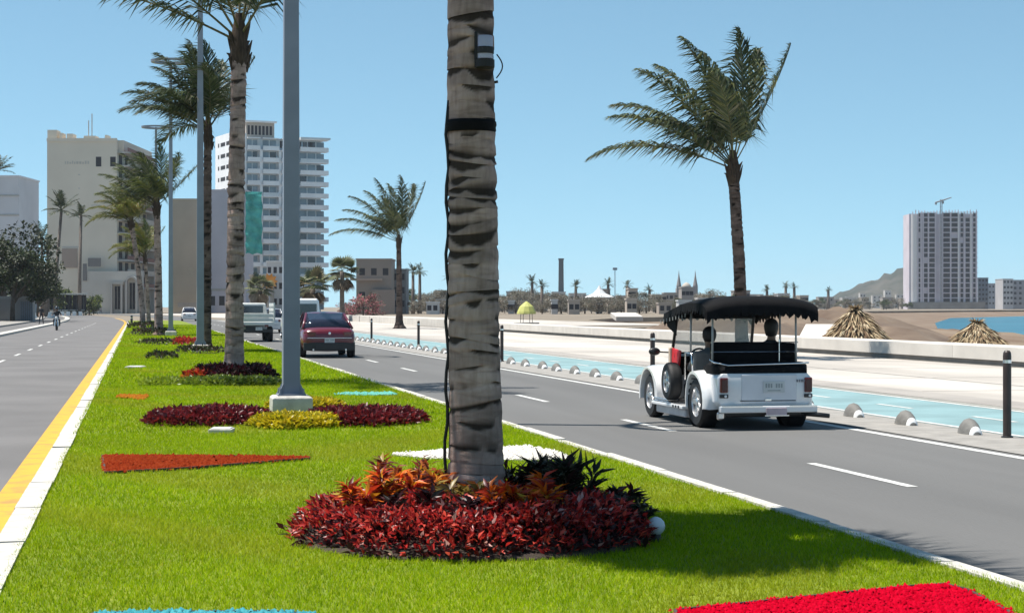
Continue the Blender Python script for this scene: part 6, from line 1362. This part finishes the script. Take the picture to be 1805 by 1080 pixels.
# bougainvillea
b_tr, b_cr = tree_proto(4.2, 3.0, 1500, [(0.30, 0.06, 0.08, 3), (0.24, 0.10, 0.10, 3), (0.12, 0.11, 0.07, 4), (0.42, 0.2, 0.2, 1)], 9, 0.42, low=0.12)
x, y = at(640, 330); t = thing('bougainvillea', 'red flowering bougainvillea in front of the tan house', 'bush', (x, y, 0.0)); link('trunk', b_tr, None, t); link('crown', b_cr, None, t)
for px, D, s in ((662, 350, 0.7), (612, 345, 0.6)):
    x, y = at(px, D); t = thing('bougainvillea', 'smaller faded bougainvillea beside the red one', 'bush', (x, y, 0.0), 1.0, 'smaller bougainvilleas'); t.scale = (s, s, s); link('trunk', b_tr, None, t); link('crown', b_cr, None, t)

# fan palms: thick trunk, skirt of dead leaves, round fans
def fan_palm_meshes(h, r, pal, seed, nf=34, tr=0.28, dead=14):
    rng = np.random.default_rng(seed); b = MB(); b.tube([(0, 0, -0.2), (0.02, 0, h * 0.3), (0.05, 0.03, h * 0.75), (0, 0, h)], [tr * 1.35, tr, tr * 0.85, tr * 0.9], 12); tk = b.mesh('trunk'); tk.shade_smooth(); tk.materials.append(m_barkp)
    V, F, C = [], [], []
    for i in range(nf + dead):
        a = rng.uniform(0, 2 * PI); el = rng.uniform(-0.5, 1.35) if i < nf else rng.uniform(-1.35, -0.8); ax = np.array([math.cos(a) * math.cos(el), math.sin(a) * math.cos(el), math.sin(el)])
        L = r * rng.uniform(0.85, 1.1); pc = np.array([0, 0, h]) + ax * L * 0.42; side = unit(np.cross(ax, [0, 0, 1.0])); nrm = np.cross(side, ax)
        c = pick(rng, pal if i < nf else [(0.16, 0.12, 0.08, 3), (0.10, 0.075, 0.05, 2)], 1)[0]
        k = len(V); w = side * 0.02; V += [np.array([0, 0, h]) - w, np.array([0, 0, h]) + w, pc]; C += [c] * 3; F.append((k, k + 1, k + 2))
        for j in range(13):
            q = R(-78 + 156 * j / 12.0); dd = unit(ax * math.cos(q) + side * math.sin(q) - np.array([0, 0, 0.25])); ln = L * 0.60 * (0.75 + 0.25 * math.cos(q)); e = pc + dd * ln - np.array([0, 0, 0.10 * ln]); mid = pc + dd * ln * 0.55
            wv = unit(np.cross(dd, nrm)) * ln * 0.085; k = len(V); V += [pc, mid + wv, mid - wv, e]; C += [c * rng.uniform(0.8, 1.2)] * 4; F += [(k, k + 1, k + 2), (k + 1, k + 3, k + 2)]
    return tk, npmesh('crown', V, F, m_frond, np.array(C))
FG = [(0.10, 0.12, 0.05, 3), (0.14, 0.15, 0.075, 3), (0.07, 0.085, 0.035, 2), (0.18, 0.17, 0.10, 1)]
fp1 = fan_palm_meshes(5.6, 2.3, FG, 1); fp2 = fan_palm_meshes(3.6, 2.2, FG + [(0.2, 0.16, 0.08, 3)], 2)
def fan_palm(meshes, label, px, D, s, z=0.0, group=None):
    x, y = at(px, D); t = thing('fan_palm', label, 'palm', (x, y, z), px * 0.7, group); t.scale = (s, s, s); link('trunk', meshes[0], None, t); link('crown', meshes[1], None, t)
fan_palm(fp1, 'bushy fan palm with a thick trunk just beyond the red saloon', 603, 200, 0.98)
fan_palm(fp2, 'low yellowish fan palm beside the lamp post and white minibus', 552, 196, 1.1)
fan_palm(fp2, 'small fan palm in the street below the white tower', 458, 290, 1.3)
fan_palm(fp1, 'grey fan palm in front of the lavender block', 448, 330, 0.85)
# tall feather palms on the left and small ones in the skyline
TALLP = {}
def tall_palm(label, px, D, top, L, seed, group=None, lean=0.0):
    rng = np.random.default_rng(seed); x, y = at(px, D); h = hz(top, D) - 0.3 * L; t = thing('tall_palm', label, 'palm', (x, y, 0), 0, group)
    MB().tube([(0, 0, -0.2), (lean * 0.2, 0, h * 0.4), (lean, 0, h)], [0.0022 * D * 0.55, 0.0018 * D * 0.5, 0.0015 * D * 0.5], 8).build('trunk', m_barkp, t, smooth=True)
    fr = []
    for i in range(17):
        a = rng.uniform(0, 2 * PI); el = rng.uniform(-0.35, 1.35); d = (math.cos(a) * math.cos(el), math.sin(a) * math.cos(el), math.sin(el))
        me = frond_mesh(rng, d, L * rng.uniform(0.8, 1.1), 0.05, 0.22, PAL_FROND, nst=20, llen=0.28 * L, lw=0.03 * L, wl=0.12, gl=0.5, rr=0.015 * L); link('frond', me, None, t, (lean, 0, h))
tall_palm('tall palm with a round crown before the beige tower', 97, 290, 358, 3.6, 1, lean=1.0)
tall_palm('shorter palm standing close to the tall round crowned one', 77, 285, 412, 3.0, 2, lean=-0.3)
tall_palm('very slim palm with a small ragged crown before the blank beige wall', 140, 330, 372, 2.6, 3, lean=0.3)
tall_palm('thin palm of the pair by the gate', 84, 300, 430, 2.4, 8)
for i, (px, D, top) in enumerate(((938, 470, 492), (728, 420, 474), (740, 430, 474), (1015, 520, 500), (1072, 540, 497), (1105, 560, 500), (1145, 600, 506), (955, 500, 500), (795, 440, 486), (1385, 700, 500), (1400, 720, 503), (1460, 900, 508), (1352, 640, 508))):
    tall_palm('small feathery palm rising from the distant tree belt', px, D, top, 2.3, 20 + i, 'small palms in the distance')
tall_palm('palm standing just outside the pale windowless building', -6, 300, 290, 3.2, 60, lean=0.2)

# low white houses scattered in the far town
rnd = random.Random(12); k = 0
COLS = [(0.46, 0.44, 0.42), (0.36, 0.31, 0.27), (0.30, 0.27, 0.25), (0.42, 0.36, 0.31), (0.5, 0.5, 0.5)]
NM = ['white', 'tan', 'grey brown', 'cream', 'bright white']
for i in range(30):
    px = 740 + i * 29 + rnd.uniform(-9, 9); c = rnd.randrange(5); D = rnd.uniform(470, 760) if px < 1440 else rnd.uniform(1120, 1300)
    block('town_house', '%s low house among the distant trees of the town' % NM[c], px, px + rnd.uniform(12, 30), 540 - rnd.uniform(12, 27) * 560 / D - 6, D, COLS[c], dep=10, windows=(3, 2, 1.1, 1.2, 0.8), group='distant low houses, ' + NM[c])

for i in range(15):
    px = 745 + i * 37 + rnd.uniform(-14, 14); c = rnd.choice((0, 1, 3, 4, 4)); D = rnd.uniform(385, 420)
    block('town_house', '%s low house in front of the distant trees by the plaza' % NM[c], px, px + rnd.uniform(10, 26), 540 - rnd.uniform(4, 17), D, COLS[c], dep=7, windows=(2, 1, 0.9, 1.1, 0.3), group='low houses by the plaza, ' + NM[c])

# ------------------------------------------------------------------ air
hzm = bpy.data.materials.new('sea_haze'); hzm.use_nodes = True; nt = hzm.node_tree; nt.nodes.remove(nt.nodes['Principled BSDF'])
pv = nt.nodes.new('ShaderNodeVolumePrincipled'); pv.inputs['Color'].default_value = (0.86, 0.92, 1.0, 1); pv.inputs['Density'].default_value = 0.00009; pv.inputs['Anisotropy'].default_value = 0.2
nt.links.new(pv.outputs['Volume'], nt.nodes['Material Output'].inputs['Volume'])
prop(MB().box(-3600, -120, -6.0, 3700, 4300, 75.0).build('haze', hzm), 'thin sea haze over the whole bay', 'haze', kind='stuff')
